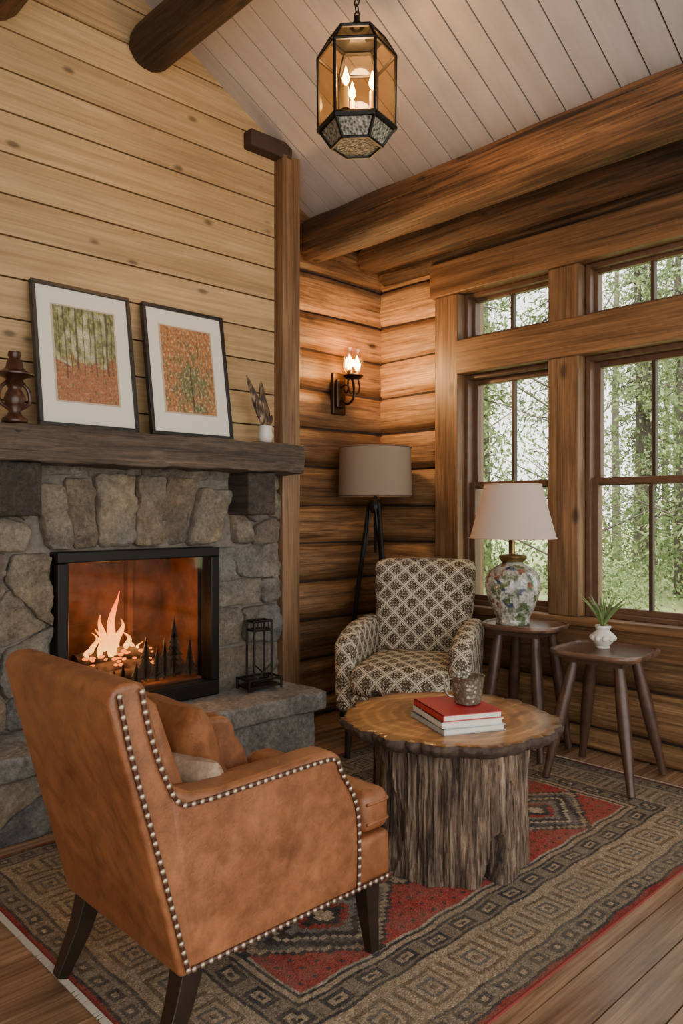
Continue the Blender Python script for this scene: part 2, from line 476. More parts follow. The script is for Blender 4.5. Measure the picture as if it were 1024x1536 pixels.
def cells(x0,x1,z0,z1,nx,nz,jit=.38):
    pts=[]
    for j in range(nz):
        for i in range(nx):
            ox=.5 if j%2 else 0
            pts.append((x0+(x1-x0)*(i+.5+random.uniform(-jit,jit)+ox*.4)/nx, z0+(z1-z0)*(j+.5+random.uniform(-jit,jit)*.7)/nz))
    res=[]
    for p in pts:
        poly=[(x0,z0),(x1,z0),(x1,z1),(x0,z1)]
        for q in pts:
            if q is p: continue
            mx,mz=(p[0]+q[0])/2,(p[1]+q[1])/2
            poly=clip(poly,mx,mz,q[0]-p[0],q[1]-p[1])
            if len(poly)<3: break
        if len(poly)>=3: res.append(poly)
    return res
def stone(mb,poly,yp,dep=.055,gap=.006,rnd=1,tint=None):
    cx=sum(p[0] for p in poly)/len(poly); cz=sum(p[1] for p in poly)/len(poly)
    P=[]
    for (x,z_) in poly:
        d=math.hypot(x-cx,z_-cz); f=max(.3,(d-gap)/d) if d>0 else 1
        P.append((cx+(x-cx)*f,cz+(z_-cz)*f))
    for it in range(rnd):
        Q=[]
        for i in range(len(P)):
            a=P[i];b=P[(i+1)%len(P)]; L=math.hypot(a[0]-b[0],a[1]-b[1]); c_=min(.2,.020/max(L,1e-6)) if it==0 else .25
            Q.append((a[0]+(b[0]-a[0])*c_,a[1]+(b[1]-a[1])*c_)); Q.append((a[0]+(b[0]-a[0])*(1-c_),a[1]+(b[1]-a[1])*(1-c_)))
        P=Q
    Q=[]
    for i in range(len(P)):
        a=P[i];b=P[(i+1)%len(P)]; L=math.hypot(a[0]-b[0],a[1]-b[1]); n=max(1,int(L/.014))
        for k in range(n): Q.append((a[0]+(b[0]-a[0])*k/n,a[1]+(b[1]-a[1])*k/n))
    mb.tint=random.random() if tint is None else tint; off=random.uniform(0,99); dep*=random.uniform(.7,1.25)
    rings=[(1,0),(1.0,.55),(.985,.82),(.945,.95),(.85,1.0),(.7,1.02),(.5,1.03),(.25,1.04)]
    tx=random.uniform(-.09,.09); tz=random.uniform(-.09,.09)
    vs=[];fs=[];n=len(Q)
    for (f,d) in rings:
        for q in Q:
            if f>.9:
                L=math.hypot(q[0]-cx,q[1]-cz); ff=1-(1-f)*.1/max(L,.03)
            else: ff=f
            x=cx+(q[0]-cx)*ff; z_=cz+(q[1]-cz)*ff
            nz=noise.noise(Vector((x*12,off,z_*12)))*.014+noise.noise(Vector((x*32,off,z_*32)))*.008+noise.noise(Vector((x*80,off,z_*80)))*.003
            vs.append((x+ (nz*.9 if d<.96 else 0),yp-dep*d-((nz*1.4+tx*(x-cx)+tz*(z_-cz)) if d>0 else 0),z_+(nz*.7 if d<.96 else 0)))
    vs.append((cx,yp-dep*1.04,cz))
    for r_ in range(len(rings)-1):
        for i in range(n):
            j=(i+1)%n; fs.append((r_*n+i,r_*n+j,(r_+1)*n+j,(r_+1)*n+i))
    for i in range(n): fs.append(((len(rings)-1)*n+i,(len(rings)-1)*n+(i+1)%n,len(vs)-1))
    mb.add(vs,fs)

fp=empty('stone_fireplace',(0,0,0))
mb=MB()
random.seed(11)
for reg in ((.94,1.385,.34,1.08,2,4,.42),(.94,1.30,1.08,1.46,2,3,.42),(2.33,2.655,1.08,1.46,2,3,.42)):
    for p in cells(*reg): stone(mb,p,YF-.005)
rows=[.34,.56,.76,.90,1.08]
for i in range(4):
    z0,z1=rows[i],rows[i+1]
    sp_=[None,2.40,2.52,2.36][i]
    segs=[(2.22,2.655)] if sp_ is None else [(2.22,sp_),(sp_,2.655)]
    for (a,b) in segs:
        j=lambda: random.uniform(-.012,.012)
        stone(mb,[(a,z0+j()),(b,z0+j()),(b,z1+j()),(a,z1+j())],YF-.005,.055,tint=random.choice([.0,.03,.55,.5,.1]))
n=6; cuts=[0,.14,.27,.47,.63,.80,1]
for i in range(n):
    a,b=cuts[i],cuts[i+1]
    tz=1.35+.09*math.sin(math.pi*(a+b)/2)
    p=[(1.37+.86*a,1.085),(1.37+.86*b,1.085),(1.29+1.05*b,tz+random.uniform(-.02,.02)),(1.29+1.05*a,tz+random.uniform(-.02,.02))]
    stone(mb,p,YF-.005,.06,tint=[.2,.35,.75,.3,.42,.2][i])
for i in range(4):
    x=1.3+i*.26; stone(mb,[(x,1.40),(x+.25,1.42),(x+.25,1.47),(x,1.47)],YF-.015,.03,rnd=1)
mb.build('surround_stones',M_stone,fp,angle=55)
mb=MB(); mb.box(.93,1.42,YF-.025,YF+.1,0,1.47); mb.box(2.19,2.66,YF-.025,YF+.1,0,1.47); mb.box(1.42,2.19,YF-.025,YF+.1,1.05,1.47); mb.box(1.42,2.19,YF-.025,YF+.1,0,.38)
mb.box(.93,2.62,2.95,YF,0,.27)
mb.build('mortar',M_mortar,fp,smooth=False)
mb=MB()
for p in cells(.93,1.9,0,.265,3,2,.25): stone(mb,p,2.955,.05,tint=random.choice([0,.1,.55,.2]))
mb.build('hearth_stones',M_stone,fp,angle=55)
mb=MB(); mb.gbox((1.88,2.9,0),(2.62,3.2,.262),.02,.02,.013,9); 
mb.gbox((.9,2.87,.255),(1.62,3.25,.34),.012,.02,.010,9); mb.gbox((1.625,2.865,.252),(2.665,3.25,.342),.012,.02,.010,9)
mb.build('hearth_slab',M_hearth,fp,angle=70)
M_mantel=wood('reclaimed_mantel',(.045,.031,.022),(.18,.125,.087),axis=0,fine=22,rough=.8,bump=1.0,knot=.6,tintamt=.2,blotch=.4,crack=.75)
M_corb=wood('corbel_wood',(.022,.017,.014),(.085,.062,.047),axis=1,fine=22,rough=.8,bump=1.0,knot=.3,tintamt=.2,blotch=.4,crack=.6)
mb=MB(); mb.gbox((.94,3.02,1.45),(2.655,3.26,1.60),.012,.022,.011,8)
mb.build('mantel_beam',M_mantel,fp,angle=60)
mb=MB()
for x0,x1 in ((1.10,1.285),(2.325,2.50)):
    mb.gbox((x0,3.07,1.235),(x1,3.26,1.452),.012,.03,.006,9)
mb.build('corbels',M_corb,fp,angle=60)
mb=MB(); Y0=3.165
mb.box(1.39,2.215,Y0,3.29,1.03,1.078); mb.box(1.39,2.215,Y0,3.29,.345,.42); mb.box(1.39,1.44,Y0,3.29,.42,1.03); mb.box(2.165,2.215,Y0,3.29,.42,1.03)
mb.build('insert_frame',M_black,fp,bevel=.006)
mi=Mat('firebox_lining',rough=.8)
nn=mi.noise(mi.coord(),6,6,.65); mi.col(mi.ramp(nn,[(.3,(.03,.013,.008)),(.7,(.20,.085,.038))])); mi.bump(nn,.4)
mb=MB(); mb.box(1.40,1.44,3.25,3.66,.38,1.06); mb.box(2.165,2.2,3.25,3.66,.38,1.06); mb.box(1.40,2.2,3.25,3.66,1.03,1.06); mb.box(1.40,2.2,3.25,3.66,.38,.43); mb.box(1.40,2.2,3.64,3.68,.38,1.06)
mb.box(1.95,1.98,3.60,3.65,.43,1.03)
mb.build('firebox',mi.m,fp,smooth=False)
mb=MB(); mb.box(1.44,2.165,3.205,3.208,.42,1.03); mb.build('firebox_glass',glassy('fire_glass',(.88,.83,.78),.02,.05,.15),fp)
mb=MB()
for (x0,x1,y,z,r) in ((1.5,2.1,3.42,.475,.045),(1.55,2.05,3.52,.49,.045),(1.6,2.0,3.46,.545,.035),(1.72,2.12,3.38,.46,.03)):
    mb.tube([(x0,y,z),((x0+x1)/2,y+.02,z+.01),(x1,y-.02,z)],[r,r*1.1,r*.9],10)
mb.build('fire_logs',simple('charred_log',(.06,.045,.035),.95,0,.6,30,.8),fp)
mb=MB()
for i in range(46):
    xx=random.uniform(1.58,2.0); mb.ball((xx,random.uniform(3.38,3.46),.53+random.uniform(-.03,.045)),random.uniform(.006,.013),7,4,(1.4,1,.7))
mb.build('embers',emis('ember_glow',(1,.22,.03),3.0),fp)
mb=MB()
def pine(x,z0,h,w,y):
    n=9
    for i in range(n):
        zz=z0+h*(.08+.92*i/n); ww=w*(1-i/n)*random.uniform(.8,1.1)
        mb.extr([(x-ww*.5,zz),(x+ww*.5,zz-h*.02),(x+ww*.08,zz+h*.16),(x-ww*.08,zz+h*.16)],'xz',y,y+.006)
    mb.extr([(x-.006,z0),(x+.006,z0),(x+.003,z0+h),(x-.003,z0+h)],'xz',y,y+.006)
for (x,h,w) in ((1.47,.13,.08),(1.52,.17,.10),(1.56,.12,.09),(1.60,.09,.07),(1.65,.10,.08),(1.71,.08,.06),(1.77,.10,.07),(1.83,.10,.08),(1.90,.20,.12),(1.95,.15,.1),(1.99,.19,.1),(2.05,.29,.15),(2.12,.18,.10)):
    pine(x,.43,h,w,3.30+random.uniform(-.03,.03))
mb.build('pine_cutouts',simple('cutout_iron',(.05,.045,.04),.8),fp,smooth=False)
mf=Mat('flame'); mf.b.inputs['Base Color'].default_value=(0,0,0,1)
sep=mf.n('ShaderNodeSeparateXYZ'); mf.put(sep.inputs[0],mf.coord())
zz=mf.math('MULTIPLY_ADD',sep.outputs[2],3.2,-1.75)
mf.put(mf.b.inputs['Emission Color'],mf.ramp(zz,[(0,(1,.52,.11)),(.4,(1,.29,.035)),(.9,(1,.11,.01))])); mf.b.inputs['Emission Strength'].default_value=4.4
mb=MB()
for (x,y,h,r) in ((1.715,3.43,.14,.020),(1.745,3.46,.20,.026),(1.79,3.44,.31,.026),(1.825,3.47,.17,.024),(1.685,3.45,.12,.016),(1.86,3.45,.11,.018),(1.765,3.42,.13,.022),(1.655,3.43,.07,.012),(1.895,3.46,.07,.014),(1.93,3.44,.05,.010)):
    pts=[];rad=[]
    for i in range(14):
        t=i/13; pts.append((x+.03*math.sin(t*5+x*40)*t,y+.01*math.sin(t*6),.555+h*t)); rad.append(max(.001,r*math.sin(math.pi*min(1,(t*.85+.15)))**.8*(1-t*.55)))
    mb.tube(pts,rad,8)
mb.build('flames',mf.m,fp)
def point(name,loc,col,en,r=.05,parent=None):
    l=bpy.data.lights.new(name,'POINT'); l.color=col; l.energy=en; l.shadow_soft_size=r
    o=bpy.data.objects.new(name,l); C.objects.link(o); o.location=loc
    if parent: o.parent=parent
    return o
point('fire_light',(1.80,3.36,.68),(1,.42,.14),8,.06,fp)

# ------------------------------------------------------------------ framed art
def artgrid(name,w,h,fn,parent,y):
    nx,nz=170,250
    xs=np.linspace(-w/2,w/2,nx); zs=np.linspace(-h/2,h/2,nz)
    X,Z=np.meshgrid(xs,zs); v=np.stack([X.ravel(),np.full(X.size,y),Z.ravel()],1)
    idx=np.arange(nx*nz).reshape(nz,nx); f=np.stack([idx[:-1,:-1].ravel(),idx[:-1,1:].ravel(),idx[1:,1:].ravel(),idx[1:,:-1].ravel()],1)
    me=bpy.data.meshes.new(name); me.from_pydata(v.tolist(),[],f.tolist())
    col=np.ones((v.shape[0],4),dtype=np.float32)
    for i,(x,_,z) in enumerate(v): col[i,:3]=fn(x/w+.5,z/h+.5)
    a=me.color_attributes.new('Col','FLOAT_COLOR','POINT'); a.data.foreach_set('color',col.clip(0,1).ravel())
    m=Mat(name+'_print',rough=.7); m.col(m.attr('Col','Color')); me.materials.append(m.m)
    o=bpy.data.objects.new(name,me); C.objects.link(o); o.parent=parent; return o
def nz(x,y,s,o=0): return noise.noise(Vector((x*s,y*s,o)))
TR=[(.08,.006),(.17,.012),(.26,.005),(.36,.016),(.47,.007),(.58,.006),(.66,.014),(.77,.008),(.86,.018),(.94,.007)]
def art1(u,v):
    top=Vector((.14,.145,.06)); bot=Vector((.30,.115,.05))
    k=min(1,max(0,(v-.40+nz(u,v,6)*.12)/.10)); c=bot.lerp(top,k)
    n=nz(u,v,22,3); n2=nz(u,v,60,5)
    if k>.3:
        g=max(0,1-math.hypot(u-.5,(v-.62)*.9)*2.4)
        c=c.lerp(Vector((.50,.47,.33)),min(1,max(0,nz(u,v,9,8)*1.3+.0+g*.7)))
        c=c.lerp(Vector((.24,.24,.07)),max(0,min(1,n*1.8)))
    else:
        c=c.lerp(Vector((.38,.19,.09)),max(0,min(1,nz(u,v*3,12,4)*1.6)))
        c=c.lerp(Vector((.10,.075,.04)),max(0,min(1,n*1.6)))
    for (tu,tw) in TR:
        if abs(u-tu-.02*nz(0,v,3,tu*50))<tw and v>.30+.12*nz(tu,0,9): c=c.lerp(Vector((.06,.045,.03)),.8)
    return c*(1+.4*n+.45*n2)
def art2(u,v):
    c=Vector((.33,.13,.045)); g=Vector((.11,.12,.05))
    k=min(1,max(0,1.25-2.6*math.hypot((u-.55)*.9,(v-.33))+nz(u,v,9)*1.1)); c=c.lerp(g,k)
    n=nz(u,v,24,3); n2=nz(u,v,55,6)
    c=c.lerp(Vector((.46,.34,.18)),max(0,min(.8,nz(u,v,30,9)*1.6-.05)))
    c=c.lerp(Vector((.10,.08,.04)),max(0,min(.8,nz(u,v,19,14)*1.6-.1)))
    if v<.55 and abs(u-.52-.05*nz(0,v,4,4)-.02)<.014: c=c*.35
    return c*(1+.45*n+.5*n2)
M_frame=simple('frame_black',(.015,.015,.015),.4); M_mat=simple('mat_board',(.66,.62,.54),.85)
for (x,fn,wi) in ((1.525,art1,.455),(2.045,art2,.455)):
    e=empty('framed_picture',(x,3.135,1.606)); H=.635; lean=math.atan(.1/H)
    e.rotation_euler=(-lean,0,0)
    mb=MB(); fw=.018
    mb.box(-wi/2,wi/2,-.014,.014,0,fw); mb.box(-wi/2,wi/2,-.014,.014,H-fw,H); mb.box(-wi/2,-wi/2+fw,-.014,.014,fw,H-fw); mb.box(wi/2-fw,wi/2,-.014,.014,fw,H-fw)
    mb.build('frame',M_frame,e,bevel=.002,bseg=1)
    mb=MB(); mb.box(-wi/2+.01,wi/2-.01,-.004,.01,.01,H-.01); mb.build('mat_board',M_mat,e)
    mb=MB(); mb.box(-.148,.148,-.0055,-.003,H/2-.217+.01,H/2+.217+.01); mb.build('print_border',simple('print_border',(.45,.36,.27),.8),e)
    o=artgrid('print',.28,.42,fn,e,-.0065); o.location=(0,0,H/2+.01)

# ------------------------------------------------------------------ mantel decor
M_carved=simple('carved_bronze_wood',(.05,.018,.010),.3,.2,.4,30)
e=empty('carved_candlestick',(1.197,3.13,1.603))
mb=MB(); mb.lathe([(.045,0),(.05,.008),(.05,.02),(.03,.035),(.022,.05),(.036,.075),(.042,.10),(.034,.125),(.024,.14),(.03,.155),(.042,.165),(.03,.178),(.05,.19),(.075,.196),(.075,.202),(.05,.212),(.034,.225),(.03,.25),(.02,.262),(.026,.275),(.024,.29),(.001,.296)],seg=28)
mb.build('body',M_carved,e,angle=60)
mb=MB()
for s_ in (-1,1):
    mb.tube(smoothpath([(s_*.02,0,.06),(s_*.06,0,.09),(s_*.055,0,.14),(s_*.025,0,.17)]),.008,8)
mb.build('scroll_arms',M_carved,e)
e=empty('feather_vase',(2.475,3.13,1.603))
mb=MB(); mb.lathe([(.026,0),(.034,.01),(.04,.04),(.034,.075),(.038,.09),(.034,.092),(.028,.07),(.001,.02)],seg=24,cap=False); mb.build('cup',simple('white_glaze',(.55,.52,.47),.25),e)
mfe=Mat('feather',rough=.8); nn=mfe.noise(mfe.coord((60,60,20)),1,3); mfe.col(mfe.ramp(nn,[(.40,(.025,.015,.010)),(.54,(.11,.065,.035)),(.68,(.30,.21,.13))]))
mb=MB()
for (dx,dy,h,ww) in ((-.120,0,.29,.020),(-.085,.01,.245,.028),(-.045,-.02,.27,.021),(-.01,0,.20,.028),(.02,.01,.15,.026),(-.065,-.02,.18,.026),(-.03,-.02,.12,.03),(.035,-.01,.10,.020)):
    n=16; cen=[]
    for i in range(n+1):
        t=i/n; cen.append(Vector((dx*t**1.2,dy*t,.05+h*t)))
    vs=[];fs=[]
    for i,c_ in enumerate(cen):
        t=i/n; w_=ww*(math.sin(math.pi*min(1,max(0,(t-.15)/.85)))**.6 if t>.15 else .06)+.0015
        vs+= [c_+Vector((-w_*.75,w_*.3,0)),c_+Vector((0,-.005,0)),c_+Vector((w_*.75,-w_*.3,0)),c_+Vector((0,.005,0))]
    for i in range(n):
        for k in range(4): fs.append((i*4+k,i*4+(k+1)%4,(i+1)*4+(k+1)%4,(i+1)*4+k))
    mb.add(vs,fs)
mb.build('feathers',mfe.m,e)

e=empty('candle_lantern_stand',(2.425,3.115,.350))
e.rotation_euler=(0,0,-.1)
mb=MB()
def rod(a,b,r=.006): mb.tube([a,b],r,6)
w=.052;d=.036;hh=.345
for sx in(-1,1):
    for sy in(-1,1): rod((sx*w,sy*d,.03),(sx*w,sy*d,hh))
for z_ in(.04,.30,hh):
    rod((-w,-d,z_),(w,-d,z_));rod((-w,d,z_),(w,d,z_));rod((-w,-d,z_),(-w,d,z_));rod((w,-d,z_),(w,d,z_))
for i in range(1,5):
    x=-w+2*w*i/5; rod((x,-d,.30),(x,-d,hh),.003)
rod((-w,-d,.04),(w,-d,.13),.004); rod((w,-d,.04),(-w,-d,.13),.004)
mb.box(-.095,.095,-.06,.06,.012,.022)
for sx in(-1,1):
    rod((sx*.095,-.06,.0),(sx*.095,-.06,.06)); rod((sx*.095,.06,.0),(sx*.095,.06,.06)); rod((sx*.095,-.06,.055),(sx*.095,.06,.055))
rod((-.095,-.06,.055),(.095,-.06,.055)); rod((-.095,.06,.055),(.095,.06,.055))
mb.build('frame',M_iron,e)

# ------------------------------------------------------------------ RUG
RX0,RX1,RY0,RY1=.90,3.50,1.10,2.84
L_,W_=RX1-RX0,RY1-RY0
nx,ny=760,510
xs=np.linspace(0,L_,nx); ys=np.linspace(0,W_,ny); U,V=np.meshgrid(xs,ys)
wob=.004*np.sin(U*31)+.003*np.sin(V*23+U*7)
E=np.minimum(np.minimum(U,L_-U),np.minimum(V,W_-V))+wob
along=np.where(np.minimum(U,L_-U)<np.minimum(V,W_-V),V,U)
def C3(c): return np.array(c,dtype=np.float32)
tan=C3((.31,.235,.155)); dk=C3((.032,.033,.038)); red=C3((.30,.038,.033)); bg=C3((.42,.35,.255)); gr=C3((.115,.108,.10)); br=C3((.145,.105,.07)); md=C3((.20,.16,.115))
col=np.zeros((ny,nx,3),dtype=np.float32)+tan
def setm(m,c): col[m]=c
setm(E<.012,red*.7); setm((E>=.012)&(E<.022),dk); setm((E>=.022)&(E<.085),md)
m=(E>=.022)&(E<.085); setm(m&(np.abs(((along/.085)%1)-.5)<.30)&(np.abs(E-.053)<.019),gr*.6); setm(m&(np.abs(((along/.085)%1)-.5)<.12)&(np.abs(E-.053)<.008),tan)
setm((E>=.085)&(E<.095),gr*.7)
m=(E>=.095)&(E<.270); setm(m,tan)
p=.19; fa=np.abs(((along/p)%1)-.5)*p; fe=np.abs(E-.182); q=np.maximum(fa*1.0,fe)
setm(m&(q<.060)&(q>.048),br); setm(m&(q<.032)&(q>.022),gr); setm(m&(q<.010),br)
setm(m&(fa>.087)&(fe<.05),br)
setm((E>=.270)&(E<.280),dk)
m=(E>=.280)&(E<.350); setm(m,md*.9); setm(m&(np.abs(E-.315)<.026)&(np.abs(((along/.13)%1)-.5)<.32),dk); setm(m&(np.abs(E-.315)<.013)&(np.abs(((along/.13)%1)-.5)<.21),tan); setm(m&(np.abs(E-.315)<.005)&(np.abs(((along/.13)%1)-.5)<.10),dk)
setm((E>=.350)&(E<.360),dk); setm((E>=.360)&(E<.378),tan); setm((E>=.378)&(E<.388),dk)
fld=E>=.388
fu=U-.40; fv=V-.40; FL=L_-.80; FW=W_-.80
setm(fld,red)
setm(fld&(E<.398),bg*.8)
pu=FL/3; a=np.abs((fu/pu)%1-.5)*pu; b=np.abs(((fv/(FW/2))%1)-.5)*(FW/2)
a=np.floor(a/.016)*.016; b=np.floor(b/.016)*.016
dd=a/(pu*.5)+b/(FW*.25)
setm(fld&(dd<1.00),dk); setm(fld&(dd<.93),tan); setm(fld&(dd<.85),gr); setm(fld&(dd<.83)&(dd>.62)&((((a/.016)+(b/.016))%4)<1.5),dk); setm(fld&(dd<.62),bg*.9); setm(fld&(dd<.55),dk); setm(fld&(dd<.43),gr*1.6); setm(fld&(dd<.32),red*.9); setm(fld&(dd<.22),dk); setm(fld&(dd<.10),bg)
setm(fld&(dd>1.1)&(np.abs(((fu/.05)%1)-.5)<.12)&(np.abs(((fv/.05)%1)-.5)<.12),dk)
col*= (1+.20*np.random.randn(ny,nx,1)).clip(.5,1.6)
cell=np.random.rand(ny//3+1,nx//3+1); cell=np.kron(cell,np.ones((3,3)))[:ny,:nx]
col*= (.75+.5*cell)[...,None]
zt=.0082+ .0010*np.random.rand(ny,nx)
verts=np.stack([(U+RX0).ravel(),(V+RY0).ravel(),zt.ravel()],1)
idx=np.arange(nx*ny).reshape(ny,nx); fcs=np.stack([idx[:-1,:-1].ravel(),idx[:-1,1:].ravel(),idx[1:,1:].ravel(),idx[1:,:-1].ravel()],1)
rug=empty('area_rug')
me=bpy.data.meshes.new('pile'); me.from_pydata(verts.tolist(),[],fcs.tolist())
cc=np.ones((nx*ny,4),dtype=np.float32); cc[:,:3]=col.reshape(-1,3)
at=me.color_attributes.new('Col','FLOAT_COLOR','POINT'); at.data.foreach_set('color',cc.ravel())
mr=Mat('rug_wool',rough=.95,spec=.1); cattr=mr.attr('Col','Color')
n1=mr.noise(mr.coord(),5,8,.8); n2=mr.noise(mr.coord(),220,2,.6)
c=mr.mix(mr.ramp(n1,[(.40,.05),(.64,.50)]),cattr,(.22,.175,.125)); c=mr.mix(1.0,c,mr.ramp(n2,[(.3,.6),(.7,1.35)]),'MULTIPLY')
mr.col(c); mr.bump(n2,.7,.005); me.materials.append(mr.m)
o=bpy.data.objects.new('pile',me); C.objects.link(o); o.parent=rug
mb=MB(); mb.box(RX0-.004,RX1+.004,RY0-.004,RY1+.004,.0005,.0068); mb.build('backing',simple('rug_binding',(.20,.025,.022),.9),rug,smooth=False)
mb=MB()
for i in range(260):
    y_=RY0+.005+i*(W_-.01)/259
    for (x_,s_) in ((RX0-.004,-1),(RX1+.004,1)): mb.tube([(x_,y_,.005),(x_+s_*.018,y_+random.uniform(-.003,.003),.003)],.0028,4)
mb.build('fringe',simple('fringe',(.36,.32,.26),.9),rug)
GZ=.0098

# ------------------------------------------------------------------ LEATHER CHAIR
ml=Mat('tan_leather',rough=.42)
n1=ml.noise(ml.coord(),4.5,7,.7); n2=ml.noise(ml.coord(),180,3,.6); n3=ml.noise(ml.coord(),22,6,.7)
c=ml.ramp(n1,[(.32,(.175,.057,.020)),(.68,(.325,.125,.047))]); c=ml.mix(1.0,c,ml.ramp(n3,[(.34,.62),(.66,1.12)]),'MULTIPLY')
ml.col(c); ml.bump(ml.math('ADD',n2,ml.math('MULTIPLY',n3,.9)),.3,.004); ml.rgh(ml.ramp(n3,[(.3,.36),(.7,.52)]))
M_lea=ml.m
M_strip=simple('leather_strip',(.05,.015,.007),.5); M_nail=simple('nail_head',(.42,.33,.24),.35,.8)
ch=empty('leather_armchair',(.918,1.745,GZ))
hw=.285
mb=MB(); mb.extr([(0,.21),(-.03,.33),(-.085,.53),(-.14,.73),(-.17,.845),(-.163,.872),(-.14,.882),(-.10,.883),(-.082,.868),(-.068,.80),(-.035,.69),(.01,.585),(.06,.42),(.10,.21)],'xz',-hw,hw)
mb.build('back',M_lea,ch,bevel=.012,bseg=4,angle=60)
mb=MB(); mb.extr([(-.09,.80),(-.04,.835),(.0,.80),(.05,.66),(.11,.50),(.14,.42),(.03,.42)],'xz',-.195,.195); mb.build('inside_back',M_lea,ch,bevel=.02,bseg=4,angle=60)
armp=[(.03,.21),(.565,.21),(.57,.34),(.563,.43),(.54,.50),(.505,.55),(.498,.58),(.485,.602),(.455,.614),(.40,.616),(.25,.61),(.10,.606),(.03,.615),(-.02,.64),(-.03,.62),(.0,.4)]
mb=MB(); mb.extr(armp,'xz',-hw-.003,-.197); mb.build('arm_right',M_lea,ch,bevel=.022,bseg=5,angle=60)
mb=MB(); mb.extr(armp,'xz',.197,hw+.003); mb.build('arm_left',M_lea,ch,bevel=.022,bseg=5,angle=60)
mb=MB(); mb.gbox((.08,-hw+.004,.208),(.69,hw-.004,.345),.018,.08); mb.build('seat_rail',M_lea,ch)
mb=MB(); mb.extr([(.08,-.193),(.585,-.193),(.585,-.275),(.70,-.275),(.70,.275),(.585,.275),(.585,.193),(.08,.193)],'xy',.345,.462); mb.build('seat_cushion',M_lea,ch,bevel=.034,bseg=6,angle=60)
mb=MB()
for zz_ in(.376,.431): mb.tube([(.60,-.273,zz_),(.672,-.273,zz_),(.688,-.268,zz_),(.696,-.256,zz_),(.698,-.24,zz_),(.698,.24,zz_),(.696,.256,zz_),(.688,.268,zz_),(.672,.273,zz_),(.60,.273,zz_)],.0045,6)
mb.build('piping',M_lea,ch)
ny_=-hw-.006
l1=smoothpath([(-.150,ny_,.86),(-.122,ny_,.73),(-.066,ny_,.53),(-.012,ny_,.33),(.016,ny_,.225)])
l2=smoothpath([(-.098,ny_,.862),(-.084,ny_,.79),(-.052,ny_,.69),(-.008,ny_,.605),(.05,ny_,.592),(.2,ny_,.594),(.40,ny_,.598),(.465,ny_,.592),(.480,ny_,.565),(.50,ny_,.53),(.528,ny_,.485),(.546,ny_,.43),(.552,ny_,.34),(.549,ny_,.232)])
l3=[Vector((.03,ny_,.226)),Vector((.682,ny_,.226))]
mb=MB(); mc=MB()
for l in (l1,l2,l3):
    for sgn in(1,-1):
        L2=[Vector((p.x,p.y*sgn,p.z)) for p in l]
        mc.tube(L2,.0055,6)
        for p in resample(L2,.0225): mb.ball(p+Vector((0,-.003*sgn,0)),.0072,8,5,(1,.7,1))
mb.build('nail_heads',M_nail,ch); mc.build('trim_strip',M_strip,ch)
mb=MB()
for (tx,ty,bx_,by_) in ((.635,-.235,.65,-.245),(.635,.235,.65,.245)):
    mb.tube([(tx,ty,.22),(tx*.4+bx_*.6,ty,.11),(bx_,by_,0)],[.040,.031,.021],4,sq=True)
for s_ in(-1,1): mb.tube([(.05,s_*.24,.22),(.02,s_*.243,.12),(-.035,s_*.25,0)],[.040,.034,.024],4,sq=True)
mb.build('legs',M_dark,ch,smooth=False,bevel=.003)
def pillow(mb,w,h,t,M,n=16):
    vs=[];fs=[]
    for side in(1,-1):
        o=len(vs)
        for i in range(n+1):
            for j in range(n+1):
                u=-1+2*i/n; v=-1+2*j/n
                k=(1-u**4)*(1-v**4)
                pin=1-.06*(1-abs(u))*abs(v)**3*1.5-.06*(1-abs(v))*abs(u)**3*1.5
                vs.append(M@Vector((side*t/2*max(0,k)**.6,u*w/2*pin,v*h/2*pin)))
        for i in range(n):
            for j in range(n):
                q=(o+i*(n+1)+j,o+(i+1)*(n+1)+j,o+(i+1)*(n+1)+j+1,o+i*(n+1)+j+1); fs.append(q if side>0 else q[::-1])
    mb.add(vs,fs)
mp=Mat('linen',rough=.9); nn=mp.noise(mp.coord(),60,4); mp.col(mp.ramp(nn,[(.3,(.25,.165,.105)),(.7,(.38,.27,.185))])); mp.bump(nn,.3)
mb=MB(); pillow(mb,.34,.34,.13,Matrix.Translation((.20,.035,.590))@Matrix.Rotation(-.32,4,'Y')); mb.build('leather_pillow',M_lea,ch)
mb=MB(); pillow(mb,.20,.23,.09,Matrix.Translation((.155,-.115,.535))@Matrix.Rotation(.30,4,'Z')@Matrix.Rotation(-.40,4,'Y')); mb.build('lumbar_pillow',mp.m,ch)

# ------------------------------------------------------------------ PATTERNED CHAIR
mk=Mat('diamond_fabric',rough=.92,spec=.1)
tc=mk.n('ShaderNodeTexCoord'); so=mk.n('ShaderNodeSeparateXYZ'); mk.put(so.inputs[0],tc.outputs['Object']); sn=mk.n('ShaderNodeSeparateXYZ'); mk.put(sn.inputs[0],tc.outputs['Normal'])
x_,y_,z_=so.outputs
st=mk.math('GREATER_THAN',mk.math('ABSOLUTE',sn.outputs[1]),.7); ist=mk.math('SUBTRACT',1.0,st)
u=mk.math('ADD',mk.math('MULTIPLY',x_,st),mk.math('MULTIPLY',y_,ist))
v=mk.math('SUBTRACT',z_,mk.math('MULTIPLY',x_,ist))
P_=1/.100
a=mk.math('MULTIPLY',mk.math('ADD',u,mk.math('MULTIPLY',v,.85)),P_); b=mk.math('MULTIPLY',mk.math('SUBTRACT',u,mk.math('MULTIPLY',v,.85)),P_)
fa=mk.math('SUBTRACT',mk.math('FRACT',a),.5); fb=mk.math('SUBTRACT',mk.math('FRACT',b),.5)
r=mk.math('SQRT',mk.math('ADD',mk.math('POWER',mk.math('ABSOLUTE',fa),2.0),mk.math('POWER',mk.math('ABSOLUTE',fb),2.0)))
th=mk.math('ARCTAN2',fa,fb)
pet=mk.math('MULTIPLY_ADD',mk.math('COSINE',mk.math('MULTIPLY',th,8.0)),.07,.35)
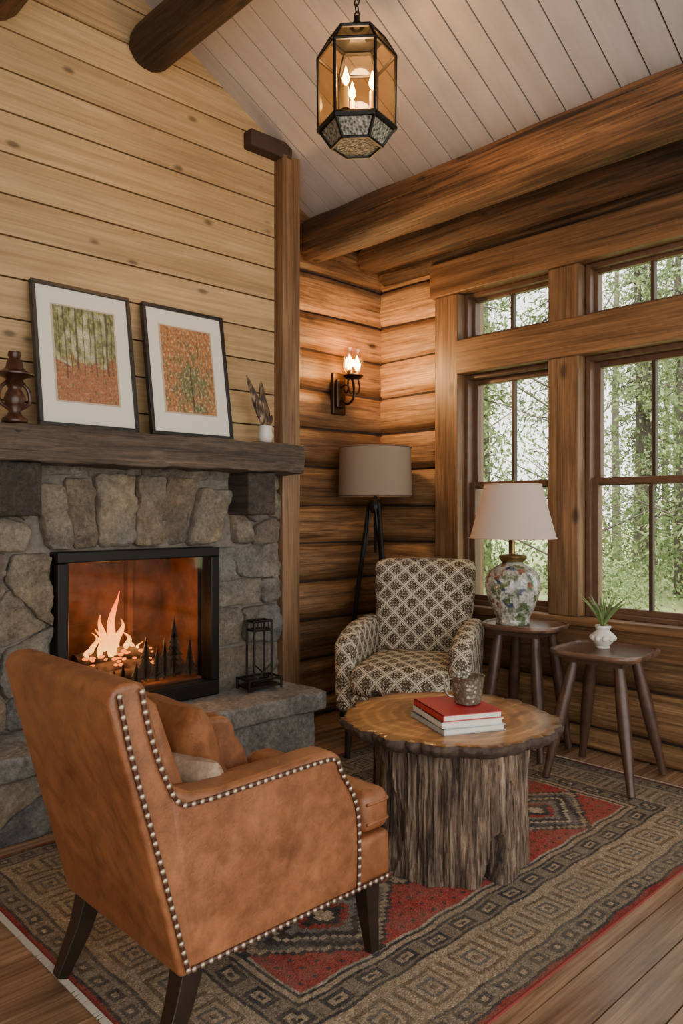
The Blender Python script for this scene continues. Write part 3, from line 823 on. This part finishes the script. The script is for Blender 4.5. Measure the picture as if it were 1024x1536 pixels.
inner=mk.math('MULTIPLY',mk.math('GREATER_THAN',r,.13),mk.math('LESS_THAN',r,.17))
fl=mk.math('SUBTRACT',mk.math('LESS_THAN',r,pet),mk.math('MULTIPLY',inner,.8))
mx=mk.math('MAXIMUM',mk.math('ABSOLUTE',fa),mk.math('ABSOLUTE',fb))
sep_=mk.math('FRACT',mk.math('MULTIPLY',mk.math('ADD',u,v),70.0)); sep2=mk.math('FRACT',mk.math('MULTIPLY',mk.math('SUBTRACT',u,v),70.0))
dots=mk.math('MULTIPLY',mk.math('GREATER_THAN',sep_,.35),mk.math('GREATER_THAN',sep2,.35))
band=mk.math('GREATER_THAN',mx,.42)
bgd=mk.math('MULTIPLY',dots,mk.math('SUBTRACT',1.0,mk.math('MULTIPLY',band,.45)))
line=mk.math('MULTIPLY',mk.math('GREATER_THAN',mx,.365),mk.math('LESS_THAN',mx,.42))
f=mk.math('MAXIMUM',mk.math('MAXIMUM',fl,bgd),mk.math('MULTIPLY',line,.9))
nn=mk.noise(mk.coord(),120,3,.6)
f=mk.math('MULTIPLY',f,mk.ramp(nn,[(.3,.72),(.55,1.0)]))
c=mk.mix(f,(.60,.53,.40),(.060,.045,.030)); mk.col(c); mk.bump(nn,.5,.003)
M_pat=mk.m
pc=empty('patterned_armchair',(3.095,2.66,.011),math.radians(209))
def leanf(p):
    p=p.copy(); p.x-=max(0,p.z-.3)*.19; p.y*=1+.12*max(0,(p.z-.5))/.45; return p
mb=MB(); mb.gbox((-.30,-.262,.24),(-.15,.262,.965),.055,.05,puff=(.03,0,.012),shear=leanf); mb.build('back',M_pat,pc,angle=80)
def arm(y0,y1,nm):
    mb=MB(); 
    def sh(p):
        p=p.copy(); t=max(0,(p.x-.02)/.32); p.z-= (.085*t*t)*max(0,(p.z-.2)/.45); p.y+= (.012 if p.y>0 else -.012)*max(0,(p.z-.2))/.45 ; return p
    mb.gbox((-.27,y0,.23),(.33,y1,.66),.050,.05,shear=sh); mb.build(nm,M_pat,pc,angle=80)
arm(.228,.335,'arm_left'); arm(-.335,-.228,'arm_right')
mb=MB(); mb.gbox((-.2,-.246,.33),(.385,.246,.475),.05,.06,puff=(.04,0,.03)); mb.build('seat_cushion',M_pat,pc,angle=80)
mb=MB(); mb.gbox((-.24,-.25,.23),(.35,.25,.35),.03,.08); mb.build('seat_rail',M_pat,pc,angle=80)
mb=MB()
for sx,sy in((.27,.27),(.27,-.27),(-.24,.25),(-.24,-.25)): mb.tube([(sx,sy,.25),(sx*1.06,sy*1.03,.0)],[.026,.015],10)
mb.build('legs',M_dark,pc)

# ------------------------------------------------------------------ COFFEE TABLE
ct=empty('stump_coffee_table',(2.225,1.744,GZ))
an1=math.atan2(*( (-F*.927+R*.375).yx)); an2=math.atan2(*((-F*.6-R*.8).yx)); an3=math.atan2(*((-F*.75+R*.66).yx))
def adiff(a,b): return (a-b+math.pi)%(2*math.pi)-math.pi
mb=MB(); seg=420; NZ=60; vs=[];fs=[]
for i in range(NZ+1):
    z=.455*i/NZ
    for k in range(seg):
        a=2*math.pi*k/seg; ca,sa=math.cos(a),math.sin(a)
        r=.272+.012*(1-z/.455)**3+.008*(z/.455)**4
        r+=.026*noise.noise(Vector((ca*2.4,sa*2.4,z*1.0)))+.012*noise.noise(Vector((ca*8,sa*8,z*1.8)))
        rid=noise.noise(Vector((ca*30,sa*30,z*4))); r+=.007*rid-.012*max(0,-rid-.05)
        rid2=noise.noise(Vector((ca*62,sa*62,z*8))); r+=.006*rid2
        r+=.003*noise.noise(Vector((ca*90,sa*90,z*40)))
        for (an,wd,hh_,dp) in ((an1,.085,.17,.11),(an2,.05,.30,.02),(an3,.04,.36,.02)):
            d=abs(adiff(a,an+.12*math.sin(z*9)))/wd
            if d<1.6: r-=dp*max(0,1-d*d*.6)*max(0,min(1,(hh_-z)/.07))
        vs.append((r*ca,r*sa,z))
for i in range(NZ):
    for k in range(seg):
        k2=(k+1)%seg; fs.append((i*seg+k,i*seg+k2,(i+1)*seg+k2,(i+1)*seg+k))
fs.append(tuple(range(seg))[::-1]); fs.append(tuple(NZ*seg+k for k in range(seg)))
mb.add(vs,fs)
mbk=Mat('stump_bark',rough=.9)
n1=mbk.noise(mbk.coord((36,36,3)),1,8,.7,dist=.8); n2=mbk.noise(mbk.coord((120,120,10)),1,4,.6); n3=mbk.noise(mbk.coord(),5,3)
c=mbk.ramp(n1,[(.38,(.038,.023,.015)),(.5,(.165,.105,.068)),(.66,(.38,.28,.19))]); c=mbk.mix(1.0,c,mbk.ramp(n2,[(.35,.5),(.6,1.2)]),'MULTIPLY'); c=mbk.mix(1.0,c,mbk.ramp(n3,[(.35,.75),(.65,1.15)]),'MULTIPLY')
mbk.col(c); mbk.bump(mbk.math('ADD',n1,mbk.math('MULTIPLY',n2,.5)),1.0,.02)
mb.build('stump',mbk.m,ct,angle=80)
def outl(a):
    ca,sa=math.cos(a),math.sin(a)
    r=.386+.030*noise.noise(Vector((ca*1.8,sa*1.8,3)))+.026*noise.noise(Vector((ca*5,sa*5,7)))
    s_=abs(math.sin(a*13+3*noise.noise(Vector((ca*3,sa*3,1)))))
    return r-.014*(1-s_)**2+.008*noise.noise(Vector((ca*22,sa*22,0)))
mb=MB(); seg=300; vs=[];fs=[]
levels=[(0,.450,0),(.6,.450,0),(.89,.450,0),(.93,.456,0),(.965,.466,0),(1.0,.480,0),(1.0,.490,0),(.982,.498,1),(.9,.4985,1),(.6,.4985,1),(.3,.4985,1),(0.0,.4985,1)]
mtl=[]
for li,(f_,z,_) in enumerate(levels):
    for k in range(seg):
        a=2*math.pi*k/seg; r=outl(a)*f_
        if .9<f_ and z<.495: r+=.007*noise.noise(Vector((math.cos(a)*16,math.sin(a)*16,z*60)))
        dz=.007*noise.noise(Vector((math.cos(a)*9,math.sin(a)*9,z*40))) if .9<f_<1 and z<.48 else 0
        vs.append((r*math.cos(a),r*math.sin(a),z+dz))
for li in range(len(levels)-1):
    mm=1 if levels[li][2]==1 else 0
    for k in range(seg):
        k2=(k+1)%seg; mtl.append(mm); fs.append((li*seg+k,li*seg+k2,(li+1)*seg+k2,(li+1)*seg+k))
mb.add(vs,fs); mb.mi=mtl
mt=Mat('slab_top_wood',rough=.3)
sp=mt.n('ShaderNodeSeparateXYZ'); mt.put(sp.inputs[0],mt.coord())
n1=mt.noise(mt.coord((3,22,3),(0,0,.75)),1,8,.7,dist=1.2); n2=mt.noise(mt.coord(),3.5,4,.55,dist=.5)
rr=mt.math('SQRT',mt.math('ADD',mt.math('MULTIPLY',sp.outputs[0],sp.outputs[0]),mt.math('MULTIPLY',sp.outputs[1],sp.outputs[1])))
ring_=mt.math('SINE',mt.math('MULTIPLY_ADD',n2,16.0,mt.math('MULTIPLY',rr,120.0)))
c=mt.ramp(n1,[(.34,(.24,.095,.028)),(.5,(.52,.240,.072)),(.68,(.68,.38,.145))]); c=mt.mix(1.0,c,mt.ramp(ring_,[(0,.72),(1,1.06)]),'MULTIPLY')
c=mt.mix(1.0,c,mt.ramp(n2,[(.36,.55),(.58,1.1)]),'MULTIPLY'); c=mt.mix(1.0,c,mt.ramp(rr,[(.32,1.0),(.385,.35)]),'MULTIPLY')
mt.col(c); mt.bump(n1,.1,.003)
mb.build('slab_top',[simple('live_edge_bark',(.05,.030,.02),.8,0,.5,40,.6),mt.m],ct,angle=50)

# books
bk=empty('book_stack',(2.165,1.659,.5088),math.atan2(-.104,.209))
M_page=simple('book_pages',(.66,.62,.54),.8,0,.08,150); 
z=0
covs=[((.34,.38,.37),.235,.262,.021),((.58,.58,.54),.228,.255,.021),((.40,.025,.03),.222,.25,.022)]
for i,(cc_,lw,ld,th_) in enumerate(covs):
    rz=[.03,-.02,.0][i]; Mx=Matrix.Rotation(rz,4,'Z')
    mcv=simple('book_cover_%d'%i,cc_,.5)
    mb=MB(); mb.box(-lw/2,lw/2,-ld/2,ld/2,z,z+.0028,Mx); mb.box(-lw/2,lw/2,-ld/2,ld/2,z+th_-.0028,z+th_,Mx); mb.box(-lw/2,-lw/2+.004,-ld/2,ld/2,z,z+th_,Mx)
    mb.cur=1; mb.box(-lw/2+.004,lw/2-.005,-ld/2+.004,ld/2-.004,z+.0028,z+th_-.0028,Mx)
    mb.build('book_%d'%(i+1),[mcv,M_page],bk,smooth=False)
    z+=th_+.0004
ZB=.5088+z
cj=empty('candle_jar',(2.200,1.638,ZB+.001))
mj=Mat('etched_pewter',rough=.28,metal=.5)
v9=mj.voro(mj.coord((1,1,1)),75); h_=mj.math('MULTIPLY',v9,1.4)
mj.col(mj.ramp(mj.math('ADD',h_,mj.math('MULTIPLY',mj.noise(mj.coord(),90,3),.3)),[(.2,(.50,.47,.36)),(.75,(.17,.15,.11))])); mj.bump(h_,.6,.004)
def sqf(a,z):
    c_,s_=abs(math.cos(a)),abs(math.sin(a)); k=(c_**4+s_**4)**(-.25)
    return 1+(k-1)*.55
mb=MB(); mb.lathe([(.034,0),(.042,.004),(.046,.03),(.050,.07),(.053,.095),(.056,.099),(.052,.099),(.047,.08),(.042,.03),(.036,.012),(.0005,.01)],seg=48,cap=False,fn=sqf); mb.build('jar',mj.m,cj)
mb=MB(); mb.lathe([(.0405,.012),(.045,.055),(.0005,.056)],seg=30,cap=False); mb.tube([(0,0,.055),(.002,0,.068)],.0015,6); mb.build('wax',simple('candle_wax',(.5,.38,.12),.5),cj)
mb=MB(); mb.tube(smoothpath([(.050,0,.088),(.078,0,.082),(.082,0,.055),(.070,0,.03),(.046,0,.022)]),.004,8); mb.build('handle',simple('jar_metal',(.25,.22,.16),.3,.9),cj,rot=(0,0,math.radians(140)))

# ------------------------------------------------------------------ side tables
M_tab=wood('walnut_top',(.085,.042,.026),(.25,.14,.088),axis=1,fine=14,rough=.28,bump=.1,knot=.2,tintamt=.2,blotch=.3)
M_tleg=simple('walnut_leg',(.065,.032,.020),.4,0,.4,25)
def squircle(rx,ry,p=5,cnt=64):
    out=[]
    for i in range(cnt):
        a=2*math.pi*i/cnt; c_,s_=math.cos(a),math.sin(a)
        k=(abs(c_)**p+abs(s_)**p)**(-1/p); out.append((rx*c_*k,ry*s_*k))
    return out
def side_table(loc,rz,H,rx,ry,p,ls):
    e=empty('side_table',loc,rz)
    mb=MB(); sq=squircle(rx,ry,p)
    lv=[(0,H-.032),(.88,H-.032),(.97,H-.026),(1.0,H-.014),(1.0,H-.004),(.985,H),(.93,H),(.91,H-.008),(.5,H-.008),(0,H-.008)]
    vs=[];fs=[];n=len(sq)
    for f_,z in lv: vs+=[(x*f_,y*f_,z) for x,y in sq]
    for i in range(len(lv)-1):
        for k in range(n): fs.append((i*n+k,i*n+(k+1)%n,(i+1)*n+(k+1)%n,(i+1)*n+k))
    mb.add(vs,fs); mb.build('top',M_tab,e,angle=50)
    mb=MB()
    for sx in(-1,1):
        for sy in(-1,1):
            a=Vector((sx*rx*.48,sy*ry*.48,H-.034)); b=Vector((sx*ls,sy*ls,.004))
            pts=[a.lerp(b,t/10) for t in range(11)]; rad=[.021+.010*math.sin(math.pi*min(1,t/10*1.1))*(1 if t<9 else .6)-.003*(t/10) for t in range(11)]
            mb.tube(pts,rad,12)
    mb.box(-rx*.62,rx*.62,-ry*.62,ry*.62,H-.06,H-.032)
    mb.build('legs',M_tleg,e)
    return e
side_table((3.395,1.735,.0105),.08,.599,.205,.215,5,.20)
side_table((3.472,2.215,.0105),.1,.664,.19,.205,3,.165)

# table lamp
tl=empty('ginger_jar_lamp',(3.427,2.262,.6675))
mv=Mat('floral_porcelain',rough=.12)
vec=mv.coord((1,1,1)); 
nv=mv.n('ShaderNodeTexNoise'); mv.put(nv.inputs['Vector'],vec); nv.inputs['Scale'].default_value=18
va=mv.n('ShaderNodeMix',data_type='RGBA'); mv.put(va.inputs[0],.10); mv.put(va.inputs[6],vec); mv.put(va.inputs[7],nv.outputs['Color'])
vo=mv.n('ShaderNodeTexVoronoi'); mv.put(vo.inputs['Vector'],va.outputs[2]); vo.inputs['Scale'].default_value=30
sc_=mv.n('ShaderNodeSeparateColor'); mv.put(sc_.inputs[0],vo.outputs['Color'])
c=mv.ramp(sc_.outputs[0],[(0,(.45,.44,.39)),(.22,(.10,.14,.06)),(.40,(.42,.41,.35)),(.52,(.045,.065,.11)),(.62,(.22,.10,.06)),(.68,(.45,.44,.38)),(.82,(.12,.155,.10))],'CONSTANT')
c=mv.mix(mv.ramp(vo.outputs['Distance'],[(.45,0.0),(.7,.6)]),c,(.38,.37,.32))
n9=mv.noise(vec,70,5,.7); c=mv.mix(1.0,c,mv.ramp(n9,[(.38,.42),(.6,1.2)]),'MULTIPLY'); mv.col(c); mv.b.inputs['Coat Weight'].default_value=.5
mb=MB(); mb.lathe([(.001,0),(.085,.0),(.09,.012),(.085,.022),(.09,.04),(.112,.085),(.132,.14),(.142,.19),(.140,.235),(.12,.275),(.085,.300),(.06,.312),(.052,.325),(.001,.325)],seg=48,cap=False); mb.build('jar_body',mv.m,tl,angle=60)
mb=MB(); mb.lathe([(.001,.322),(.058,.324),(.07,.34),(.072,.354),(.055,.36),(.012,.365),(.010,.44),(.001,.44)],seg=32,cap=False); mb.tube([(0,0,.42),(0,0,.74)],.004,8); mb.ball((0,0,.742),.010)
for k in range(3):
    a=k*2.094; mb.tube([(0,0,.722),(.14*math.cos(a),.14*math.sin(a),.722)],.002,5)
mb.build('lamp_hardware',simple('antique_brass',(.22,.15,.06),.35,.9),tl)
mb=MB(); mb.lathe([(.222,.444),(.146,.727),(.143,.727),(.219,.444),(.222,.444)],seg=56,cap=False); mb.build('lamp_shade',cloth_trans('blush_shade',(.76,.64,.57),.45),tl,angle=60)
mb=MB()
for r_,z_2 in((.2225,.447),(.1465,.725)): mb.tube([(r_*math.cos(a*math.pi/24),r_*math.sin(a*math.pi/24),z_2) for a in range(49)],.003,6)
mb.build('shade_trim',simple('shade_trim',(.55,.40,.30),.8),tl)

# small vase + succulent
sv=empty('potted_succulent',(3.435,1.765,.6025))
mb=MB(); mb.lathe([(.001,0),(.03,0),(.033,.006),(.030,.012),(.046,.03),(.055,.05),(.048,.07),(.034,.08),(.030,.086),(.038,.10),(.036,.108),(.030,.106),(.026,.09),(.001,.088)],seg=40,cap=False)
for k in range(10):
    a=k*.628; mb.ball((.05*math.cos(a),.05*math.sin(a),.05),.014,8,6)
mb.build('vase',simple('white_ceramic',(.64,.60,.53),.2),sv)
mb=MB()
for k in range(18):
    a=k*2.4; lean=.25+.7*(k%4)/4; Lf=.14+.05*random.random(); cur=[];n=7
    for i in range(n+1):
        t=i/n; cur.append((math.cos(a)*Lf*lean*t**1.3,math.sin(a)*Lf*lean*t**1.3,.095+Lf*t*(1-.25*lean*t)))
    mb.tint=random.random(); mb.tube(cur,[.0065*(1-(i/n)**2)+.0008 for i in range(n+1)],6)
mb.build('leaves',simple('succulent_leaf',(.14,.21,.07),.45,0,.3),sv)

# ------------------------------------------------------------------ floor lamp
fl_=empty('tripod_floor_lamp',(3.41,3.235,0))
mb=MB()
for deg in (136,256,16):
    a=math.radians(deg); d=Vector((math.cos(a),math.sin(a),0)); s_=d.cross(Vector((0,0,1)))
    mb.tube([d*.035+Vector((0,0,1.31)),d*.11+Vector((0,0,.75)),d*.205+Vector((0,0,0))],[.014,.015,.012],8)
    mb.tube([d*.03+s_*.022+Vector((0,0,1.29)),d*.06+Vector((0,0,1.0))],[.007,.006],6); mb.tube([d*.03-s_*.022+Vector((0,0,1.29)),d*.06+Vector((0,0,1.0))],[.007,.006],6)
mb.lathe([(.001,1.24),(.035,1.245),(.045,1.27),(.045,1.30),(.03,1.325),(.012,1.33),(.010,1.42),(.001,1.42)],seg=20,cap=False); mb.tube([(0,0,1.0),(0,0,1.26)],.010,8)
mb.tube([(0,0,1.40),(0,0,1.625)],.004,6)
for k in range(3):
    a=k*2.094; mb.tube([(0,0,1.61),(.208*math.cos(a),.208*math.sin(a),1.61)],.002,5)
mb.build('tripod',M_black,fl_)
mb=MB(); mb.lathe([(.224,1.345),(.217,1.645),(.214,1.645),(.221,1.345),(.224,1.345)],seg=56,cap=False); mb.build('drum_shade',cloth_trans('linen_shade',(.32,.245,.175),.3),fl_,angle=60)
mb=MB()
for r_,z_2 in((.225,1.348),(.218,1.642)): mb.tube([(r_*math.cos(a*math.pi/24),r_*math.sin(a*math.pi/24),z_2) for a in range(49)],.004,6)
mb.build('shade_trim',simple('dark_trim',(.10,.06,.04),.8),fl_)

# ------------------------------------------------------------------ wall sconce
wc=empty('wall_sconce',(3.31,3.455,1.985))
M_brz=simple('aged_bronze',(.05,.03,.018),.35,.8)
mb=MB(); mb.gbox((-.055,-.012,-.13),(.055,.02,.13),.008,.06); mb.gbox((-.035,-.03,-.09),(.035,-.01,.09),.01,.05)
mb.tube(smoothpath([(0,-.02,-.04),(0,-.08,-.07),(0,-.13,-.04),(0,-.135,.02),(0,-.12,.08)]),.008,8)
mb.tube(smoothpath([(0,-.02,.03),(0,-.06,.05),(0,-.09,.03),(0,-.07,.0),(0,-.05,.02)]),.006,8)
for sx in(-1,1):
    mb.tube(smoothpath([(0,-.13,.0),(sx*.03,-.135,-.01),(sx*.05,-.135,.03),(sx*.042,-.13,.085)]),.006,8)
mb.lathe([(.001,.075),(.045,.08),(.062,.095),(.062,.10),(.045,.104),(.001,.106)],c=(0,-.13,0),seg=24,cap=False)
for sx in(-1,1): mb.lathe([(.014,.10),(.016,.125),(.012,.13)],c=(sx*.03,-.13,0),seg=12)
mb.build('bracket',M_brz,wc)
mb=MB(); 
for sx in(-1,1): mb.lathe([(.018,.108),(.034,.125),(.040,.16),(.036,.20),(.028,.235),(.032,.26)],c=(sx*.035,-.13,0),seg=20,cap=False)
mb.build('glass_chimneys',glassy('amber_glass',(1,.86,.62),.12,.1),wc)
mb=MB()
for sx in(-1,1): mb.lathe([(.004,.13),(.016,.15),(.019,.175),(.011,.20),(.001,.225)],c=(sx*.033,-.13,0),seg=12)
mb.build('bulbs',emis('warm_bulb',(1,.62,.25),30),wc)
point('sconce_light',(0,-.20,.17),(1,.58,.24),30,.04,wc)

# ------------------------------------------------------------------ lantern pendant
lp=empty('pendant_lantern',(2.125,2.115,2.64),math.radians(12))
mb=MB()
def hexa(r,z,ph=0): return [Vector((r*math.cos(math.radians(60*k)+ph),r*math.sin(math.radians(60*k)+ph),z)) for k in range(6)]
lev=[(.098,.035),(.148,.105),(.152,.385),(.108,.455)]
H=[hexa(r,z) for r,z in lev]
for hx,tk in zip(H,(.007,.012,.007,.008)):
    for k in range(6): mb.tube([hx[k],hx[(k+1)%6]],tk,6)
for i in range(3):
    for k in range(6): mb.tube([H[i][k],H[i+1][k]],.007,6)
mb.lathe([(.112,.455),(.112,.462),(.07,.475),(.05,.495),(.03,.50),(.02,.52),(.001,.53)],seg=6,cap=False)
mb.lathe([(.150,.10),(.152,.112),(.12,.116),(.11,.10)],seg=6,cap=False)
mb.tube([(0,0,.10),(0,0,.16)],.006,8); mb.lathe([(.001,.13),(.02,.132),(.03,.14),(.001,.145)],seg=12,cap=False)
for k in range(3):
    a=math.radians(120*k+50); mb.tube(smoothpath([(0,0,.14),(.035*math.cos(a),.035*math.sin(a),.125),(.062*math.cos(a),.062*math.sin(a),.15)]),.004,6)
    mb.lathe([(.004,.15),(.017,.155),(.017,.16)],c=(.062*math.cos(a),.062*math.sin(a),0),seg=12)
mb.tube([(0,0,.5),(0,0,.545)],.012,8)
zch=.55
i=0
while zch<.86:
    a=0 if i%2 else math.pi/2; n=10
    mb.tube([(math.cos(a)*.011*math.cos(t*2*math.pi/n),math.sin(a)*.011*math.cos(t*2*math.pi/n),zch+.017*math.sin(t*2*math.pi/n)) for t in range(n+1)],.0028,5)
    zch+=.026;i+=1
mb.lathe([(.01,.84),(.055,.875),(.06,.90),(.06,.93)],seg=20)
mb.build('frame',M_black,lp,angle=30)
mb=MB()
for i in (1,2):
    for k in range(6):
        def q_(v): return Vector((v.x*.985,v.y*.985,v.z))
        mb.add([q_(H[i][k]),q_(H[i][(k+1)%6]),q_(H[i+1][(k+1)%6]),q_(H[i+1][k])],[(0,1,2,3)])
mb.build('amber_panes',glassy('lantern_amber',(1,.80,.52),.03,.08,.12),lp,smooth=False,recalc=False)
mg2=Mat('pebbled_glass',(.42,.40,.34),.3); nn=mg2.voro(mg2.coord(),90); mg2.col(mg2.ramp(nn,[(.2,(.05,.045,.035)),(.6,(.26,.24,.19))])); mg2.bump(nn,.8,.01)
mb=MB()
for k in range(6): mb.add([H[0][k],H[0][(k+1)%6],H[1][(k+1)%6],H[1][k]],[(0,1,2,3)])
mb.add(H[0],[(0,1,2,3,4,5)])
mb.build('lower_panes',mg2.m,lp,smooth=False,recalc=False)
mb=MB(); mc=MB()
for k in range(3):
    a=math.radians(120*k+50); c_=(.062*math.cos(a),.062*math.sin(a),0)
    mb.lathe([(.011,.16),(.011,.245),(.001,.25)],c=c_,seg=14)
    mc.lathe([(.002,.25),(.012,.266),(.014,.28),(.007,.305),(.001,.325)],c=c_,seg=12)
mb.build('candles',simple('candle_sleeve',(.75,.55,.28),.5),lp); mc.build('bulbs',emis('candle_bulb',(1,.60,.22),35),lp)
point('lantern_light',(0,0,.30),(1,.62,.30),16,.05,lp)

# ------------------------------------------------------------------ exterior
mgr=Mat('meadow',rough=.95); nn=mgr.noise(mgr.coord(),.6,6,.6); mgr.col(mgr.ramp(nn,[(.3,(.16,.22,.07)),(.7,(.40,.43,.19))]))
mb=MB(); mb.box(3.96,70,-40,70,-.6,-.5); mb.build('ground',mgr.m,smooth=False)
mlf=Mat('foliage',rough=.7); cl=mlf.ramp(mlf.attr('tint'),[(0,(.08,.125,.05)),(.5,(.20,.28,.11)),(1,(.46,.52,.24))]); mlf.col(cl)
tr=mlf.n('ShaderNodeBsdfTranslucent'); mlf.put(tr.inputs[0],cl); mx_=mlf.n('ShaderNodeMixShader'); mx_.inputs[0].default_value=.4
mlf.t.links.new(mlf.b.outputs[0],mx_.inputs[1]); mlf.t.links.new(tr.outputs[0],mx_.inputs[2]); mlf.t.links.new(mx_.outputs[0],mlf.N['Material Output'].inputs[0])
M_trunk=simple('tree_trunk',(.10,.085,.07),.9,0,.45,6)
def treemesh(name,kind,seed):
    rng=np.random.RandomState(seed)
    mb=MB(); H=11+rng.rand()*3
    if kind!='shrub': mb.tube([(0,0,-.1),(.05,.03,H*.3),(-.04,.05,H*.6),(0,0,H)],[.15,.12,.08,.01],8)
    cs=[];sz=[]
    if kind=='pine':
        z=1.2
        while z<H:
            reach=(1-z/H)*1.6+.3
            for b_ in range(5):
                a=rng.rand()*6.28; L=reach*(.5+.6*rng.rand())
                pr=.65 if z<3.5 else .3
                if rng.rand()<pr:
                    if rng.rand()<.5: mb.tube([(0,0,z),(math.cos(a)*L*.7,math.sin(a)*L*.7,z+.1*L)],[.014,.003],4)
                    continue
                n=int(32*L)+6
                t=rng.rand(n)**.6; 
                p=np.stack([np.cos(a)*L*t,np.sin(a)*L*t,z-.35*L*t*t+0*t],1)+rng.randn(n,3)*np.array([.10,.10,.06])
                cs.append(p); sz.append(np.full(n,.06))
                mb.tube([(0,0,z),(math.cos(a)*L*.9,math.sin(a)*L*.9,z-.3*L)],[.018,.004],4)
            z+=.34
    elif kind=='leafy':
        for b_ in range(26):
            z=1.2+rng.rand()*(H-2.5); a=rng.rand()*6.28; L=.5+rng.rand()*1.7
            c0=np.array([math.cos(a)*L,math.sin(a)*L,z]); n=110
            cs.append(c0+rng.randn(n,3)*np.array([.42,.42,.26])); sz.append(np.full(n,.042))
            mb.tube([(0,0,z-.8),(c0[0],c0[1],z)],[.025,.006],4)
    else:
        for b_ in range(14):
            c0=np.array([rng.randn()*.8,rng.randn()*.8,.1+rng.rand()*.9]); n=150
            cs.append(c0+rng.randn(n,3)*np.array([.35,.35,.28])); sz.append(np.full(n,.045))
    P=np.concatenate(cs); s_=np.concatenate(sz); n=len(P)
    a=rng.randn(n,3); a/=np.linalg.norm(a,axis=1)[:,None]; b=rng.randn(n,3); b-=a*(a*b).sum(1)[:,None]; b/=np.linalg.norm(b,axis=1)[:,None]
    a*=s_[:,None]*(1.0 if kind!='pine' else 1.5); b*=s_[:,None]*(.6 if kind!='pine' else .35)
    vs=np.stack([P-a,P+b,P+a,P-b],1).reshape(-1,3)
    tn=np.repeat(rng.rand(n)*(.8),4)+.1
    o=len(mb.v); mb.v+= [tuple(q) for q in vs.tolist()]; mb.t+=tn.tolist(); mb.f+=[(o+4*i,o+4*i+1,o+4*i+2,o+4*i+3) for i in range(n)]; mb.mi+=[1]*n
    ob=mb.build(name,[M_trunk,mlf.m],smooth=False,recalc=False); me=ob.data; bpy.data.objects.remove(ob); return me
tm=[treemesh('pine_a','pine',1),treemesh('pine_b','pine',2),treemesh('pine_c','pine',7),treemesh('leafy_a','leafy',3),treemesh('leafy_b','leafy',4)]; sh=[treemesh('shrub_a','shrub',5),treemesh('shrub_b','shrub',6)]
forest=empty('forest')
random.seed(5)
def plant(me,x,y,s=1):
    o=bpy.data.objects.new('tree',me); C.objects.link(o); o.parent=forest; o.location=(x,y,-.5); o.rotation_euler=(0,0,random.uniform(0,6.28)); o.scale=(s,s,s*random.uniform(.9,1.15))
for i in range(66):
    d=random.uniform(11,30); an=random.uniform(-.2,1.1)
    plant(random.choice(tm),d*math.cos(an)+1.0,d*math.sin(an),random.uniform(.8,1.15))
for i in range(38):
    d=random.uniform(13,26); an=random.uniform(-.2,1.05)
    plant(random.choice(sh),d*math.cos(an)+1.0,d*math.sin(an),random.uniform(.7,1.3))

# ------------------------------------------------------------------ world/sun/camera
W=bpy.data.worlds.new('World'); S.world=W; W.use_nodes=True
bgn=W.node_tree.nodes['Background']; bgn.inputs[0].default_value=(1,.975,.94,1); bgn.inputs[1].default_value=3.7
sun=bpy.data.lights.new('sun','SUN'); sun.energy=10; sun.angle=.12; sun.color=(1,.96,.88)
so_=bpy.data.objects.new('sun',sun); C.objects.link(so_)
dirv=Vector((.45,.30,-1.0)); so_.rotation_euler=dirv.to_track_quat('-Z','Y').to_euler(); so_.location=(0,-5,9)
cam=bpy.data.cameras.new('camera'); co=bpy.data.objects.new('camera',cam); C.objects.link(co)
co.location=(0,0,CAMH); co.rotation_euler=(math.radians(90),0,math.radians(-44))
cam.sensor_fit='VERTICAL'; cam.sensor_height=36; cam.lens=1151/1536*36; cam.clip_start=.05; cam.clip_end=200
S.camera=co
